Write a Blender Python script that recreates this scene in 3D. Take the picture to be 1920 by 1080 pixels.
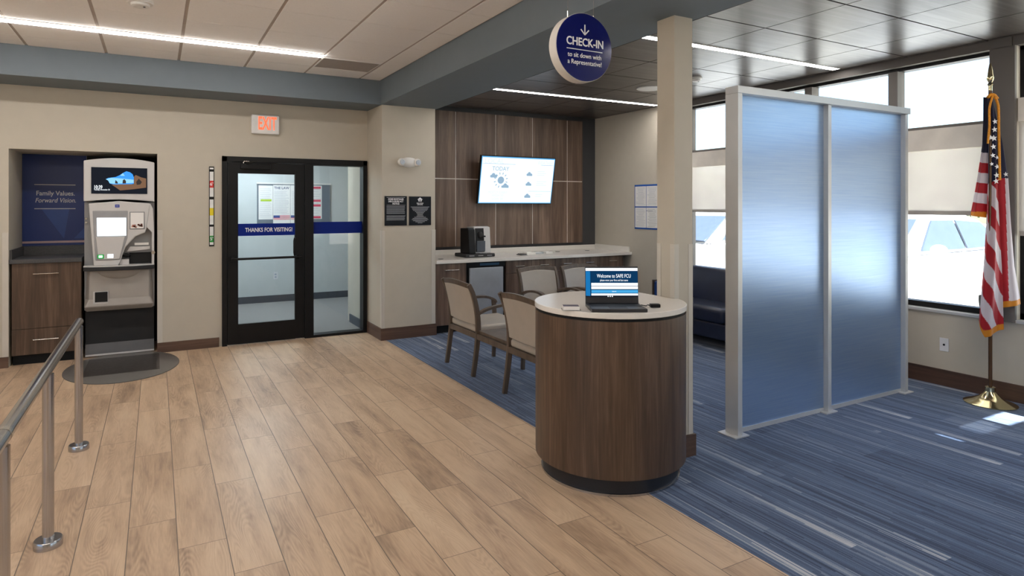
import bpy, bmesh, math, random
from mathutils import Vector, Matrix
random.seed(7)
for o in list(bpy.data.objects): bpy.data.objects.remove(o)
SC = bpy.context.scene
COL = SC.collection
PI = math.pi

# ------------------------------------------------------------------ camera
cam = bpy.data.cameras.new('camera'); cam_o = bpy.data.objects.new('camera', cam); COL.objects.link(cam_o)
cam_o.location = (0, 0, 1.58); cam_o.rotation_euler = (PI/2, 0, math.radians(-28.76))
cam.sensor_width = 36; cam.lens = 1172*36/1920
cam.shift_x = 24/1920; cam.shift_y = -(540-386.2)/1920
cam.clip_start = .05; cam.clip_end = 300
SC.camera = cam_o

# ------------------------------------------------------------------ light and exposure
SC.view_settings.view_transform = 'Standard'; SC.view_settings.look = 'None'
SC.view_settings.gamma = 1; SC.view_settings.use_curve_mapping = False
SC.view_settings.exposure = 0.22
SKY = 0.29; SUN = 34.0; STRIP = 31.5
world = bpy.data.worlds.new('sky'); SC.world = world; world.use_nodes = True
wn = world.node_tree.nodes; wl = world.node_tree.links
bg = wn['Background']; sky = wn.new('ShaderNodeTexSky'); sky.sky_type = 'NISHITA'
sky.sun_disc = False; sky.sun_elevation = math.radians(55); sky.sun_rotation = math.radians(110)
sky.air_density = 1.0; sky.dust_density = 1.0; sky.ozone_density = 1.5
wl.new(sky.outputs[0], bg.inputs[0]); bg.inputs[1].default_value = SKY
sun = bpy.data.lights.new('sun', 'SUN'); sun.energy = SUN; sun.angle = math.radians(.6); sun.color = (1, .96, .9)
sun_o = bpy.data.objects.new('sun', sun); COL.objects.link(sun_o)
sdir = Vector((.95, -.30, 1.75)).normalized()
sun_o.rotation_euler = sdir.to_track_quat('Z', 'Y').to_euler(); sun_o.location = (12, -4, 14)

# ------------------------------------------------------------------ materials
def srgb(r, g, b):
    f = lambda c: (c/255/12.92 if c/255 <= .04045 else ((c/255+.055)/1.055)**2.4)
    return (f(r), f(g), f(b), 1)
MATS = {}
class NT:
    def __init__(s, name):
        m = bpy.data.materials.new(name); m.use_nodes = True; s.m = m
        s.n = m.node_tree.nodes; s.l = m.node_tree.links; s.b = s.n['Principled BSDF']; s.out = s.n['Material Output']
    def node(s, t, **k):
        n = s.n.new(t)
        for a, v in k.items(): setattr(n, a, v)
        return n
    def link(s, a, b): s.l.new(a, b)
    def math(s, op, a, b=None, c=None):
        n = s.node('ShaderNodeMath', operation=op)
        for i, v in enumerate((a, b, c)):
            if v is None: continue
            if isinstance(v, (int, float)): n.inputs[i].default_value = v
            else: s.link(v, n.inputs[i])
        return n.outputs[0]
    def coord(s, scale=(1, 1, 1), rot=(0, 0, 0), src='Object'):
        t = s.node('ShaderNodeTexCoord'); mp = s.node('ShaderNodeMapping')
        mp.inputs['Scale'].default_value = scale; mp.inputs['Rotation'].default_value = rot
        s.link(t.outputs[src], mp.inputs[0]); return mp.outputs[0]
    def noise(s, vec, scale=5, detail=3, rough=.5, dist=0):
        n = s.node('ShaderNodeTexNoise'); n.inputs['Scale'].default_value = scale
        n.inputs['Detail'].default_value = detail; n.inputs['Roughness'].default_value = rough
        n.inputs['Distortion'].default_value = dist; s.link(vec, n.inputs['Vector']); return n.outputs['Fac']
    def ramp(s, fac, stops):
        r = s.node('ShaderNodeValToRGB'); e = r.color_ramp.elements
        while len(e) < len(stops): e.new(.5)
        for i, (p, c) in enumerate(stops): e[i].position = p; e[i].color = c
        s.link(fac, r.inputs[0]); return r.outputs[0]
    def mix(s, fac, a, b, mode='MIX'):
        n = s.node('ShaderNodeMixRGB', blend_type=mode)
        for i, v in zip((0, 1, 2), (fac, a, b)):
            if isinstance(v, (int, float)): n.inputs[i].default_value = v
            elif isinstance(v, tuple): n.inputs[i].default_value = v
            else: s.link(v, n.inputs[i])
        return n.outputs[0]
    def bump(s, h, strength=.2, dist=.01):
        n = s.node('ShaderNodeBump'); n.inputs['Strength'].default_value = strength; n.inputs['Distance'].default_value = dist
        s.link(h, n.inputs['Height']); s.link(n.outputs[0], s.b.inputs['Normal'])
    def color(s, c):
        if isinstance(c, tuple): s.b.inputs['Base Color'].default_value = c
        else: s.link(c, s.b.inputs['Base Color'])
def mat(name, c, rough=.5, metal=0, spec=.5, var=.06, scale=8, bump=0, emit=0, coat=0, ecol=None):
    if name in MATS: return MATS[name]
    t = NT(name); t.b.inputs['Roughness'].default_value = rough; t.b.inputs['Metallic'].default_value = metal
    t.b.inputs['Specular IOR Level'].default_value = spec
    if coat: t.b.inputs['Coat Weight'].default_value = coat; t.b.inputs['Coat Roughness'].default_value = .1
    v = t.coord(); n = t.noise(v, scale, 3)
    lo = tuple(x*(1-var) for x in c[:3])+(1,); hi = tuple(min(1, x*(1+var)) for x in c[:3])+(1,)
    t.color(t.ramp(n, [(.3, lo), (.7, hi)]))
    if bump: t.bump(t.noise(v, 300, 2), bump, .002)
    if emit:
        t.b.inputs['Emission Color'].default_value = ecol or c; t.b.inputs['Emission Strength'].default_value = emit
    MATS[name] = t.m; return t.m
def wood(name, cols, axis='z', sc=1.0, rough=.42, coat=0, grain=1.0):
    t = NT(name); st = {'z': (14, 14, .9), 'y': (14, .9, 14), 'x': (.9, 14, 14)}[axis]
    v = t.coord(tuple(a*sc for a in st)); a = t.noise(v, 1, 5, .6, .6)
    st2 = {'z': (90, 90, 3), 'y': (90, 3, 90), 'x': (3, 90, 90)}[axis]
    b = t.noise(t.coord(tuple(q*sc for q in st2)), 1, 3, .6)
    f = t.math('ADD', t.math('MULTIPLY', a, .7), t.math('MULTIPLY', b, .3*grain))
    f = t.math('ADD', f, .15*(1-grain))
    t.color(t.ramp(f, [(.30, cols[0]), (.5, cols[1]), (.68, cols[2])]))
    t.b.inputs['Roughness'].default_value = rough; t.b.inputs['Coat Weight'].default_value = coat
    t.bump(b, .08, .001); MATS[name] = t.m; return t.m
def emis(name, c, s):
    t = NT(name); e = t.node('ShaderNodeEmission'); e.inputs[0].default_value = c; e.inputs[1].default_value = s
    t.link(e.outputs[0], t.out.inputs[0]); MATS[name] = t.m; return t.m

M_wall = mat('beige_paint', srgb(190, 182, 168), .75, var=.02, bump=.03)
M_vest = mat('cool_white_paint', srgb(200, 205, 206), .75, var=.02)
M_beam = mat('slate_paint', srgb(106, 116, 124), .7, var=.02)
M_dark = mat('charcoal_paint', srgb(66, 66, 68), .7, var=.03)
M_black = mat('black_metal', srgb(14, 14, 16), .45, spec=.3, var=.1)
M_void = mat('black_recess', srgb(10, 10, 11), .8)
M_taupe = mat('taupe_metal', srgb(106, 101, 97), .6, var=.02)
M_white = mat('white_plastic', srgb(226, 224, 220), .4, var=.02)
M_guard = mat('corner_guard_plastic', srgb(200, 194, 184), .5, var=.02)
M_steel = mat('brushed_steel', srgb(184, 182, 182), .22, 1, var=.05)
M_alu = mat('satin_aluminium', srgb(206, 207, 208), .4, .35, var=.02)
M_nickel = mat('nickel', srgb(205, 200, 192), .25, 1)
M_brass = mat('polished_brass', srgb(214, 200, 160), .14, 1, var=.05)
M_pole = mat('brown_pole', srgb(92, 62, 36), .25, .35, var=.1, coat=.5)
M_leather = mat('navy_leather', srgb(30, 36, 56), .33, var=.1, bump=.2)
M_vinyl = mat('taupe_vinyl', srgb(172, 162, 150), .38, var=.04, bump=.15)
M_quartz = mat('white_quartz', srgb(230, 225, 218), .22, var=.015, scale=60)
M_grey = mat('dark_stone', srgb(70, 70, 72), .35, var=.2, scale=90)
M_navyd = mat('navy_print', srgb(8, 16, 92), .15, var=.05)
M_band = mat('blue_vinyl_band', srgb(4, 34, 126), .4, spec=.2, var=.03)
M_cards = mat('paper', srgb(232, 230, 228), .7, var=.02)
M_ink = mat('ink', srgb(40, 44, 52), .6)
M_placard = mat('black_placard', srgb(12, 16, 24), .45, spec=.25)
M_wtxt = mat('white_lettering', srgb(235, 235, 238), .5, var=.01)
M_gtxt = mat('grey_lettering', srgb(190, 190, 190), .4, var=.01)
M_silver = mat('silver_plastic', srgb(200, 198, 197), .42, .1, var=.02)
M_silver2 = mat('grey_plastic', srgb(140, 140, 142), .45, .1, var=.03)
M_charp = mat('charcoal_plastic', srgb(44, 44, 46), .5, spec=.3, var=.05)
M_rubber = mat('rubber', srgb(28, 30, 36), .5)
M_laptop = mat('laptop_shell', srgb(44, 44, 48), .4)
M_asphalt = mat('concrete_paving', srgb(170, 168, 162), .9, var=.1)
M_car = mat('white_car_paint', srgb(235, 236, 238), .25, var=.01, coat=.6)
M_cargl = mat('car_glass', srgb(84, 96, 116), .06, var=.05)
M_tire = mat('tyre', srgb(35, 35, 36), .8)
M_leaf = mat('leaves', srgb(96, 118, 70), .7, var=.4, scale=3)
M_bark = mat('bark', srgb(95, 78, 62), .9, var=.2)
M_build = mat('far_stucco', srgb(205, 196, 180), .9, var=.05)
WAL = [srgb(54, 40, 31), srgb(82, 63, 49), srgb(112, 89, 72)]
M_wal = wood('walnut_laminate', WAL, 'z', 1, .42)
M_walp = wood('walnut_panel', [srgb(70, 53, 44), srgb(106, 85, 71), srgb(142, 118, 102)], 'z', .8, .42)
M_base = wood('walnut_baseboard_x', [srgb(66, 47, 38), srgb(90, 67, 54), srgb(112, 88, 72)], 'x', .6, .5)
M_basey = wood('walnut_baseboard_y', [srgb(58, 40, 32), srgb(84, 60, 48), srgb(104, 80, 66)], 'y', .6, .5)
M_chair = wood('chair_wood', [srgb(66, 54, 44), srgb(86, 72, 60), srgb(104, 88, 76)], 'z', 1.2, .4)
M_ceilw = wood('wood_ceiling_panel', [srgb(54, 48, 45), srgb(76, 69, 65), srgb(104, 97, 93)], 'x', 1.2, .30)
M_tile = mat('acoustic_tile', srgb(246, 243, 240), .9, var=.02, scale=90, bump=.2)
M_grid = mat('ceiling_grid', srgb(188, 178, 170), .8)
M_strip = emis('strip_lens', (1, .95, .90, 1), STRIP)

def glass_mat(name, tint, refl=.05, rough=0.0):
    t = NT(name); t.n.remove(t.b)
    tr = t.node('ShaderNodeBsdfTransparent'); tr.inputs[0].default_value = tint
    g = t.node('ShaderNodeBsdfGlossy'); g.inputs['Roughness'].default_value = rough
    lw = t.node('ShaderNodeFresnel'); lw.inputs[0].default_value = 1.45
    mx = t.node('ShaderNodeMixShader'); gm = t.node('ShaderNodeNewGeometry'); t.link(t.math('MULTIPLY', t.math('MULTIPLY', lw.outputs[0], refl/.034*.7), t.math('SUBTRACT', 1, gm.outputs['Backfacing'])), mx.inputs[0])
    t.link(tr.outputs[0], mx.inputs[1]); t.link(g.outputs[0], mx.inputs[2]); t.link(mx.outputs[0], t.out.inputs[0])
    MATS[name] = t.m; return t.m
M_glass = glass_mat('window_glass', (.93, .96, .97, 1))
M_dglass = glass_mat('door_glass', (.90, .93, .93, 1))
M_acryl = glass_mat('clear_acrylic', (.9, .93, .95, 1), .08)

def frosted():
    t = NT('frosted_blue_resin'); b = t.b
    v = t.coord((1.2, 60, 60)); n = t.noise(v, 2.2, 3)
    b.inputs['Base Color'].default_value = (.50, .66, .88, 1)
    t.color(t.ramp(n, [(.3, (.42, .58, .84, 1)), (.7, (.56, .71, .92, 1))]))
    b.inputs['Transmission Weight'].default_value = .86; b.inputs['Roughness'].default_value = .40
    b.inputs['IOR'].default_value = 1.3
    t.bump(n, .05, .001); return t.m
M_frost = frosted()
def shade():
    t = NT('roller_shade_fabric'); t.n.remove(t.b)
    n = t.noise(t.coord((1, 1, 1)), 4, 1)
    c = t.ramp(n, [(.3, srgb(206, 199, 194)), (.7, srgb(212, 206, 200))])
    d = t.node('ShaderNodeBsdfDiffuse'); t.link(c, d.inputs[0])
    tl = t.node('ShaderNodeBsdfTranslucent'); t.link(c, tl.inputs[0])
    tr = t.node('ShaderNodeBsdfTransparent')
    m1 = t.node('ShaderNodeMixShader'); m1.inputs[0].default_value = .7; t.link(d.outputs[0], m1.inputs[1]); t.link(tl.outputs[0], m1.inputs[2])
    m2 = t.node('ShaderNodeMixShader'); m2.inputs[0].default_value = .28; t.link(m1.outputs[0], m2.inputs[1]); t.link(tr.outputs[0], m2.inputs[2])
    t.link(m2.outputs[0], t.out.inputs[0]); return t.m
M_shade = shade()

def floor_mat():
    t = NT('wood_look_tile'); tc = t.node('ShaderNodeTexCoord'); sp = t.node('ShaderNodeSeparateXYZ'); t.link(tc.outputs['Object'], sp.inputs[0])
    X, Y = sp.outputs[0], sp.outputs[1]
    u = t.math('DIVIDE', t.math('SUBTRACT', X, .088), .2065); cu = t.math('FLOOR', u)
    v = t.math('DIVIDE', t.math('ADD', t.math('SUBTRACT', Y, 3.23), t.math('MULTIPLY', cu, .328)), .983); cv = t.math('FLOOR', v)
    fu = t.math('SUBTRACT', u, cu); fv = t.math('SUBTRACT', v, cv)
    du = t.math('MULTIPLY', t.math('MINIMUM', fu, t.math('SUBTRACT', 1, fu)), .2065)
    dv = t.math('MULTIPLY', t.math('MINIMUM', fv, t.math('SUBTRACT', 1, fv)), .983)
    gr = t.math('MAXIMUM', t.math('LESS_THAN', du, .0022), t.math('LESS_THAN', dv, .0016))
    cb = t.node('ShaderNodeCombineXYZ'); t.link(cu, cb.inputs[0]); t.link(cv, cb.inputs[1])
    wnz = t.node('ShaderNodeTexWhiteNoise', noise_dimensions='3D'); t.link(cb.outputs[0], wnz.inputs['Vector'])
    rv = wnz.outputs['Value']
    # per plank shifted coordinates
    sh = t.node('ShaderNodeVectorMath', operation='MULTIPLY_ADD'); t.link(wnz.outputs['Color'], sh.inputs[0]); sh.inputs[1].default_value = (40, 40, 40); t.link(tc.outputs['Object'], sh.inputs[2])
    mp = t.node('ShaderNodeMapping'); mp.inputs['Scale'].default_value = (6.5, .9, 1); t.link(sh.outputs[0], mp.inputs[0])
    big = t.noise(mp.outputs[0], 1.6, 4, .6, .3)
    # cathedral grain: wave in distorted coordinates
    rg = t.node('ShaderNodeTexNoise'); rg.inputs['Scale'].default_value = 1.1; rg.inputs['Detail'].default_value = 1.0
    t.link(mp.outputs[0], rg.inputs['Vector'])
    mask = t.ramp(t.noise(mp.outputs[0], 1.2, 2), [(.42, (0, 0, 0, 1)), (.58, (1, 1, 1, 1))])
    mp2 = t.node('ShaderNodeMapping'); mp2.inputs['Scale'].default_value = (120, 7, 1); t.link(sh.outputs[0], mp2.inputs[0])
    fine = t.noise(mp2.outputs[0], 1, 4, .7)
    ring = t.math('SINE', t.math('ADD', t.math('MULTIPLY', rg.outputs['Fac'], 210), t.math('MULTIPLY', fine, 2.0)))
    f = t.math('ADD', t.math('MULTIPLY', rv, .20), t.math('MULTIPLY', big, .95))
    f = t.math('ADD', f, t.math('MULTIPLY', t.math('SUBTRACT', fine, .5), .35))
    rm = t.node('ShaderNodeMath', operation='MULTIPLY'); t.link(mask, rm.inputs[0]); t.link(t.math('MULTIPLY', ring, .060), rm.inputs[1])
    f = t.math('ADD', f, rm.outputs[0])
    c = t.ramp(f, [(.24, srgb(136, 114, 96)), (.44, srgb(177, 150, 124)), (.62, srgb(198, 171, 143)), (.85, srgb(211, 186, 157))])
    c = t.mix(gr, c, srgb(108, 94, 80)); t.color(c)
    t.b.inputs['Roughness'].default_value = .42
    t.bump(t.math('SUBTRACT', t.math('MULTIPLY', fine, .15), gr), .25, .002)
    return t.m
def carpet_mat(name='blue_striped_carpet', dx=0):
    t = NT(name); tc = t.node('ShaderNodeTexCoord'); sp = t.node('ShaderNodeSeparateXYZ'); t.link(tc.outputs['Object'], sp.inputs[0])
    X, Y = sp.outputs[0], sp.outputs[1]
    def cells(w, l, seed, lo, hi, fade=True):
        u = t.math('DIVIDE', X, w); cu = t.math('FLOOR', u)
        cb = t.node('ShaderNodeCombineXYZ'); t.link(cu, cb.inputs[0]); cb.inputs[2].default_value = seed
        w1 = t.node('ShaderNodeTexWhiteNoise', noise_dimensions='3D'); t.link(cb.outputs[0], w1.inputs['Vector'])
        v = t.math('ADD', t.math('DIVIDE', Y, l), t.math('MULTIPLY', w1.outputs['Value'], 7.3)); cv = t.math('FLOOR', v)
        cb2 = t.node('ShaderNodeCombineXYZ'); t.link(cu, cb2.inputs[0]); t.link(cv, cb2.inputs[1]); cb2.inputs[2].default_value = seed+3.1
        w2 = t.node('ShaderNodeTexWhiteNoise', noise_dimensions='3D'); t.link(cb2.outputs[0], w2.inputs['Vector'])
        mr = t.node('ShaderNodeMapRange'); t.link(w2.outputs['Value'], mr.inputs[0]); mr.inputs[1].default_value = lo; mr.inputs[2].default_value = hi
        r = mr.outputs[0]
        if fade:
            fv = t.math('SUBTRACT', v, cv)
            r = t.math('MULTIPLY', r, t.math('SUBTRACT', 1.0, t.math('MULTIPLY', fv, .8)))
        return r
    wide = cells(.055, 1.0, 1.7, .86, .96)
    mid = cells(.23, .95, 5.2, 0, 1, False)
    thin = cells(.0085, .55, 9.4, 0, 1, False)
    thin2 = cells(.017, .9, 12.4, .55, 1, True)
    f = t.math('ADD', t.math('MULTIPLY', mid, .14), t.math('MULTIPLY', thin, .32))
    f = t.math('ADD', f, t.math('MULTIPLY', thin2, .10))
    f = t.math('ADD', f, t.math('MULTIPLY', t.math('MULTIPLY', wide, t.math('ADD', .5, t.math('MULTIPLY', thin, .6))), .50))
    fuzz = t.noise(t.coord((1, 1, 1)), 260, 2, .7)
    f = t.math('ADD', f, t.math('MULTIPLY', t.math('SUBTRACT', fuzz, .5), .40))
    c = t.ramp(f, [(.02, srgb(46, 60, 86)), (.28, srgb(82, 100, 130)), (.55, srgb(130, 142, 162)), (.9, srgb(192, 193, 198))])
    t.color(c); t.b.inputs['Roughness'].default_value = .95; t.b.inputs['Specular IOR Level'].default_value = .2
    t.b.inputs['Sheen Weight'].default_value = .15
    t.bump(t.math('ADD', fuzz, thin), .35, .004)
    return t.m
M_floor = floor_mat(); M_carpet = carpet_mat()
def vc_mat():
    t = NT('flag_cloth'); a = t.node('ShaderNodeVertexColor'); a.layer_name = 'dye'
    t.link(a.outputs[0], t.b.inputs['Base Color']); t.b.inputs['Roughness'].default_value = .55
    t.b.inputs['Sheen Weight'].default_value = .3
    tl = t.node('ShaderNodeBsdfTranslucent'); t.link(a.outputs[0], tl.inputs[0])
    mx = t.node('ShaderNodeMixShader'); mx.inputs[0].default_value = .35
    t.link(t.b.outputs[0], mx.inputs[1]); t.link(tl.outputs[0], mx.inputs[2]); t.link(mx.outputs[0], t.out.inputs[0])
    return t.m
M_flag = vc_mat()

# ------------------------------------------------------------------ mesh helpers
class MB:
    def __init__(s): s.bm = bmesh.new(); s.mi = 0
    def _f(s, vs):
        try: f = s.bm.faces.new(vs); f.material_index = s.mi; return f
        except ValueError: return None
    def box(s, x0, x1, y0, y1, z0, z1):
        v = [s.bm.verts.new(p) for p in ((x0, y0, z0), (x1, y0, z0), (x1, y1, z0), (x0, y1, z0), (x0, y0, z1), (x1, y0, z1), (x1, y1, z1), (x0, y1, z1))]
        for q in ((3, 2, 1, 0), (4, 5, 6, 7), (0, 1, 5, 4), (1, 2, 6, 5), (2, 3, 7, 6), (3, 0, 4, 7)): s._f([v[i] for i in q])
        return s
    def hexa(s, pts):
        v = [s.bm.verts.new(p) for p in pts]
        for q in ((3, 2, 1, 0), (4, 5, 6, 7), (0, 1, 5, 4), (1, 2, 6, 5), (2, 3, 7, 6), (3, 0, 4, 7)): s._f([v[i] for i in q])
        return s
    def prism(s, poly, a, b, plane='xz'):
        # poly: 2D outline, extruded from a to b on the remaining axis
        def P(p, t): return {'xz': (p[0], t, p[1]), 'yz': (t, p[0], p[1]), 'xy': (p[0], p[1], t)}[plane]
        A = [s.bm.verts.new(P(p, a)) for p in poly]; B = [s.bm.verts.new(P(p, b)) for p in poly]
        s._f(A); s._f(B[::-1]); n = len(poly)
        for i in range(n): s._f([A[i], B[i], B[(i+1) % n], A[(i+1) % n]])
        return s
    def loft(s, rings, caps=True):
        R = [[s.bm.verts.new(p) for p in r] for r in rings]; n = len(R[0])
        for i in range(len(R)-1):
            for j in range(n): s._f([R[i][j], R[i][(j+1) % n], R[i+1][(j+1) % n], R[i+1][j]])
        if caps: s._f(R[0][::-1]); s._f(R[-1])
        return s
    def lathe(s, prof, c=(0, 0), n=48, z0=0):
        return s.loft([[(c[0]+r*math.cos(2*PI*k/n), c[1]+r*math.sin(2*PI*k/n), z0+z) for k in range(n)] for r, z in prof])
    def cyl(s, p0, p1, r, n=16, r1=None):
        return s.tube([p0, p1], [r, r if r1 is None else r1], n)
    def tube(s, path, r, n=12, sec=None, up=(0, 0, 1)):
        path = [Vector(p) for p in path]
        if not isinstance(r, (list, tuple)): r = [r]*len(path)
        rings = []; prev = None
        for i, p in enumerate(path):
            d = (path[min(i+1, len(path)-1)]-path[max(i-1, 0)]).normalized()
            if sec is None:
                if prev is None:
                    ref = Vector((0, 0, 1)) if abs(d.z) < .9 else Vector((1, 0, 0)); a = d.cross(ref).normalized()
                else: a = (prev-d*prev.dot(d)).normalized()
                prev = a; b = d.cross(a)
                rings.append([p+a*r[i]*math.cos(2*PI*k/n)+b*r[i]*math.sin(2*PI*k/n) for k in range(n)])
            else:
                w, h = sec if not isinstance(sec, list) else sec[i]
                a = d.cross(Vector(up)).normalized(); b = a.cross(d).normalized()
                rings.append([p+a*w/2+b*h/2, p-a*w/2+b*h/2, p-a*w/2-b*h/2, p+a*w/2-b*h/2])
        return s.loft(rings)
    def sphere(s, c, r, n=16, m=10, sc=(1, 1, 1)):
        rings = [[(c[0]+sc[0]*r*math.sin(PI*(i+.001)/m*.999+.001)*math.cos(2*PI*k/n), c[1]+sc[1]*r*math.sin(PI*(i+.001)/m*.999+.001)*math.sin(2*PI*k/n), c[2]-sc[2]*r*math.cos(PI*i/m)) for k in range(n)] for i in range(m+1)]
        return s.loft(rings)
    def build(s, name, m, parent=None, bevel=0, smooth=False, seg=2, subsurf=0, angle=35):
        bmesh.ops.remove_doubles(s.bm, verts=s.bm.verts, dist=1e-6)
        bmesh.ops.recalc_face_normals(s.bm, faces=s.bm.faces)
        if parent is not None:
            bmesh.ops.transform(s.bm, matrix=Matrix.Translation(-parent_origin(parent)), verts=s.bm.verts)
        me = bpy.data.meshes.new(name); s.bm.to_mesh(me); s.bm.free()
        for q in (m if isinstance(m, (list, tuple)) else [m]): me.materials.append(q)
        if smooth:
            me.polygons.foreach_set('use_smooth', [True]*len(me.polygons))
            me.set_sharp_from_angle(angle=math.radians(angle))
        o = bpy.data.objects.new(name, me); COL.objects.link(o)
        if parent is not None: o.parent = parent
        if bevel:
            b = o.modifiers.new('bevel', 'BEVEL'); b.width = bevel; b.segments = seg; b.limit_method = 'ANGLE'; b.angle_limit = math.radians(50)
        if subsurf:
            q = o.modifiers.new('sub', 'SUBSURF'); q.levels = subsurf; q.render_levels = subsurf
        return o
def parent_origin(o):
    v = Vector((0, 0, 0))
    while o is not None: v += Vector(o.location); o = o.parent
    return v
def tag(o, label=None, cat=None, group=None, kind=None):
    for k, v in (('label', label), ('category', cat), ('group', group), ('kind', kind)):
        if v: o[k] = v
    return o
def thing(name, loc, label, cat, group=None):
    o = bpy.data.objects.new(name, None); COL.objects.link(o); o.location = loc; o.empty_display_size = .1
    return tag(o, label, cat, group)
def struct(name, loc=(0, 0, 0), label=None):
    o = bpy.data.objects.new(name, None); COL.objects.link(o); o.location = loc; o.empty_display_size = .1
    return tag(o, label, None, None, 'structure')
def S(o, label=None): return tag(o, label, None, None, 'structure')
def copy_tree(o, parent=None):
    c = o.copy(); COL.objects.link(c)
    if parent is not None: c.parent = parent
    for ch in [q for q in bpy.data.objects if q.parent == o]: copy_tree(ch, c)
    return c
def text(name, body, m, parent, size, org, xdir=(1, 0, 0), updir=(0, 0, 1), align='CENTER', ext=.0008, bold=0.0, width=None, shear=0):
    cu = bpy.data.curves.new(name, 'FONT'); cu.body = body; cu.size = size; cu.align_x = align; cu.align_y = 'CENTER'
    cu.extrude = ext; cu.offset = bold; cu.resolution_u = 3; cu.shear = shear
    tmp = bpy.data.objects.new('tmp', cu); COL.objects.link(tmp)
    dg = bpy.context.evaluated_depsgraph_get(); me = bpy.data.meshes.new_from_object(tmp.evaluated_get(dg))
    bpy.data.objects.remove(tmp)
    if width:
        xs = [v.co.x for v in me.vertices]; w = max(xs)-min(xs); k = width/w
        me.transform(Matrix.Diagonal((k, 1, 1, 1)))
    xd = Vector(xdir).normalized(); ud = Vector(updir).normalized(); nd = xd.cross(ud)
    R = Matrix((xd, ud, nd)).transposed().to_4x4()
    me.transform(Matrix.Translation(Vector(org)-parent_origin(parent)) @ R)
    me.materials.clear(); me.materials.append(m)
    me.name = name; o = bpy.data.objects.new(name, me); COL.objects.link(o); o.parent = parent; return o

# ================================================================== THE SETTING
DY, PY, WX, BY = 7.67, 7.10, 6.08, 7.93          # door wall, pier front, window wall, bay back wall
CZ, BZ, WZ = 3.05, 2.77, 2.95                    # tile ceiling, beam underside, wood ceiling
CX = 2.372                                       # wood floor meets carpet
b = MB(); b.box(-5, CX, -4, 7.9, -.1, 0); S(b.build('floor', M_floor), 'oak look plank tile floor')
b = MB(); b.box(CX, 6.3, -4, BY+.1, -.1, 0); S(b.build('floor_carpet', M_carpet), 'blue grey striped carpet floor')
# door wall with the niche and door openings
b = MB(); NX0, NX1, NZ = -1.265, .011, 2.142; DX0, DX1, DZ = .649, 2.311, 2.141
b.box(-5, NX0, DY, DY+.2, 0, 3.2); b.box(NX0, NX1, DY, DY+.2, NZ, 3.2); b.box(NX1, DX0, DY, DY+.2, 0, 3.2)
b.box(DX0, DX1, DY, DY+.2, DZ, 3.2); b.box(DX1, 2.33, DY, DY+.2, 0, 3.2)
S(b.build('wall_back', M_wall))
b = MB(); b.box(2.325, 3.0, PY, 8.45, 0, 3.2); S(b.build('wall_pier', M_wall), 'beige pier between door and coffee bar')
b = MB(); b.box(3.0, 6.3, BY, BY+.15, 0, 3.2); S(b.build('wall_bay', M_dark))
# niche shell
b = MB(); b.box(NX0-.1, NX0, DY+.2, 8.46, 0, 2.3); b.box(NX0, NX1+.1, 8.36, 8.46, 0, 2.3); b.box(NX0, NX1+.1, DY+.2, 8.36, NZ, 2.3)
S(b.build('wall_niche', M_wall))
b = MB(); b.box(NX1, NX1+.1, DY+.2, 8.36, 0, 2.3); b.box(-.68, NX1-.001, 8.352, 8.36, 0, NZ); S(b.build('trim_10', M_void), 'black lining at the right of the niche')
b = MB(); b.box(NX0, NX1, 7.9, 8.36, -.1, 0); S(b.build('floor_niche', M_floor))
# window wall
W1 = (2.585, 6.28); W2 = (-3.6, 2.41); SZ, HZ = .66, 2.875
b = MB()
b.box(WX, WX+.22, W1[1], 8.08, 0, 3.2); b.box(WX, WX+.22, W2[1], W1[0], 0, 3.2); b.box(WX, WX+.22, -4, W2[0], 0, 3.2)
for w in (W1, W2): b.box(WX, WX+.22, w[0], w[1], 0, SZ)
S(b.build('wall_right', M_wall))
b = MB(); b.box(WX-.012, WX+.22, W2[0], W1[1], HZ, 3.2); S(b.build('trim_1', M_taupe), 'taupe header along the top of the windows')
b = MB(); b.box(WX-.03, WX-.012, 2.43, 2.565, 2.87, 3.2)
b.box(WX-.03, WX+.001, 2.41, 2.585, SZ-.02, HZ); S(b.build('trim_2', M_taupe), 'taupe post between the windows')
b = MB(); b.box(-5.2, -5, -4.2, -3, 0, 3.2); b.box(-5.2, -5, 3, 8, 0, 3.2); b.box(-5.2, -5, -3, 3, 0, .66); b.box(-5.2, -5, -3, 3, 2.8, 3.2); S(b.build('wall_left', M_wall))  # opening added out of view so daylight reaches the ceiling
b = MB()
for x0, x1 in ((-5.2, 3.3), (5.7, 6.3)): b.box(x0, x1, -4.2, -4, 0, 3.2)
b.box(3.3, 5.7, -4.2, -4, 2.8, 3.2); b.box(3.3, 5.7, -4.2, -4, 0, .4); S(b.build('wall_front', M_wall))  # unseen opening added behind the camera to bring in daylight
# windows
def window(n, y0, y1, mull, label):
    w = struct('window_%d' % n, (WX+.11, (y0+y1)/2, SZ), label)
    b = MB(); b.box(WX+.06, WX+.16, y0, y1, SZ, SZ+.05); b.box(WX+.06, WX+.16, y0, y1, HZ-.03, HZ)
    b.box(WX+.06, WX+.16, y0, y0+.035, SZ, HZ); b.box(WX+.06, WX+.16, y1-.035, y1, SZ, HZ)
    b.build('window_frame', M_black, w)
    b = MB(); b.box(WX+.05, WX+.15, y0, y1, 2.255, 2.30); b.build('transom', M_taupe, w)
    for m in mull:
        b = MB(); b.box(WX+.03, WX+.15, m, m+.085, SZ+.05, HZ-.03); b.build('mullion', M_taupe, w)
    b = MB(); b.box(WX+.112, WX+.118, y0+.02, y1-.02, SZ+.02, HZ-.02); b.build('pane', M_glass, w)
    b = MB(); b.box(WX-.02, WX+.06, y0, y1, SZ-.025, SZ+.002); b.build('window_sill', M_alu, w, bevel=.003)
    return w
window(1, W1[0], W1[1], [3.35, 4.225, 5.10, 5.97], 'large window behind the partition')
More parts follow.
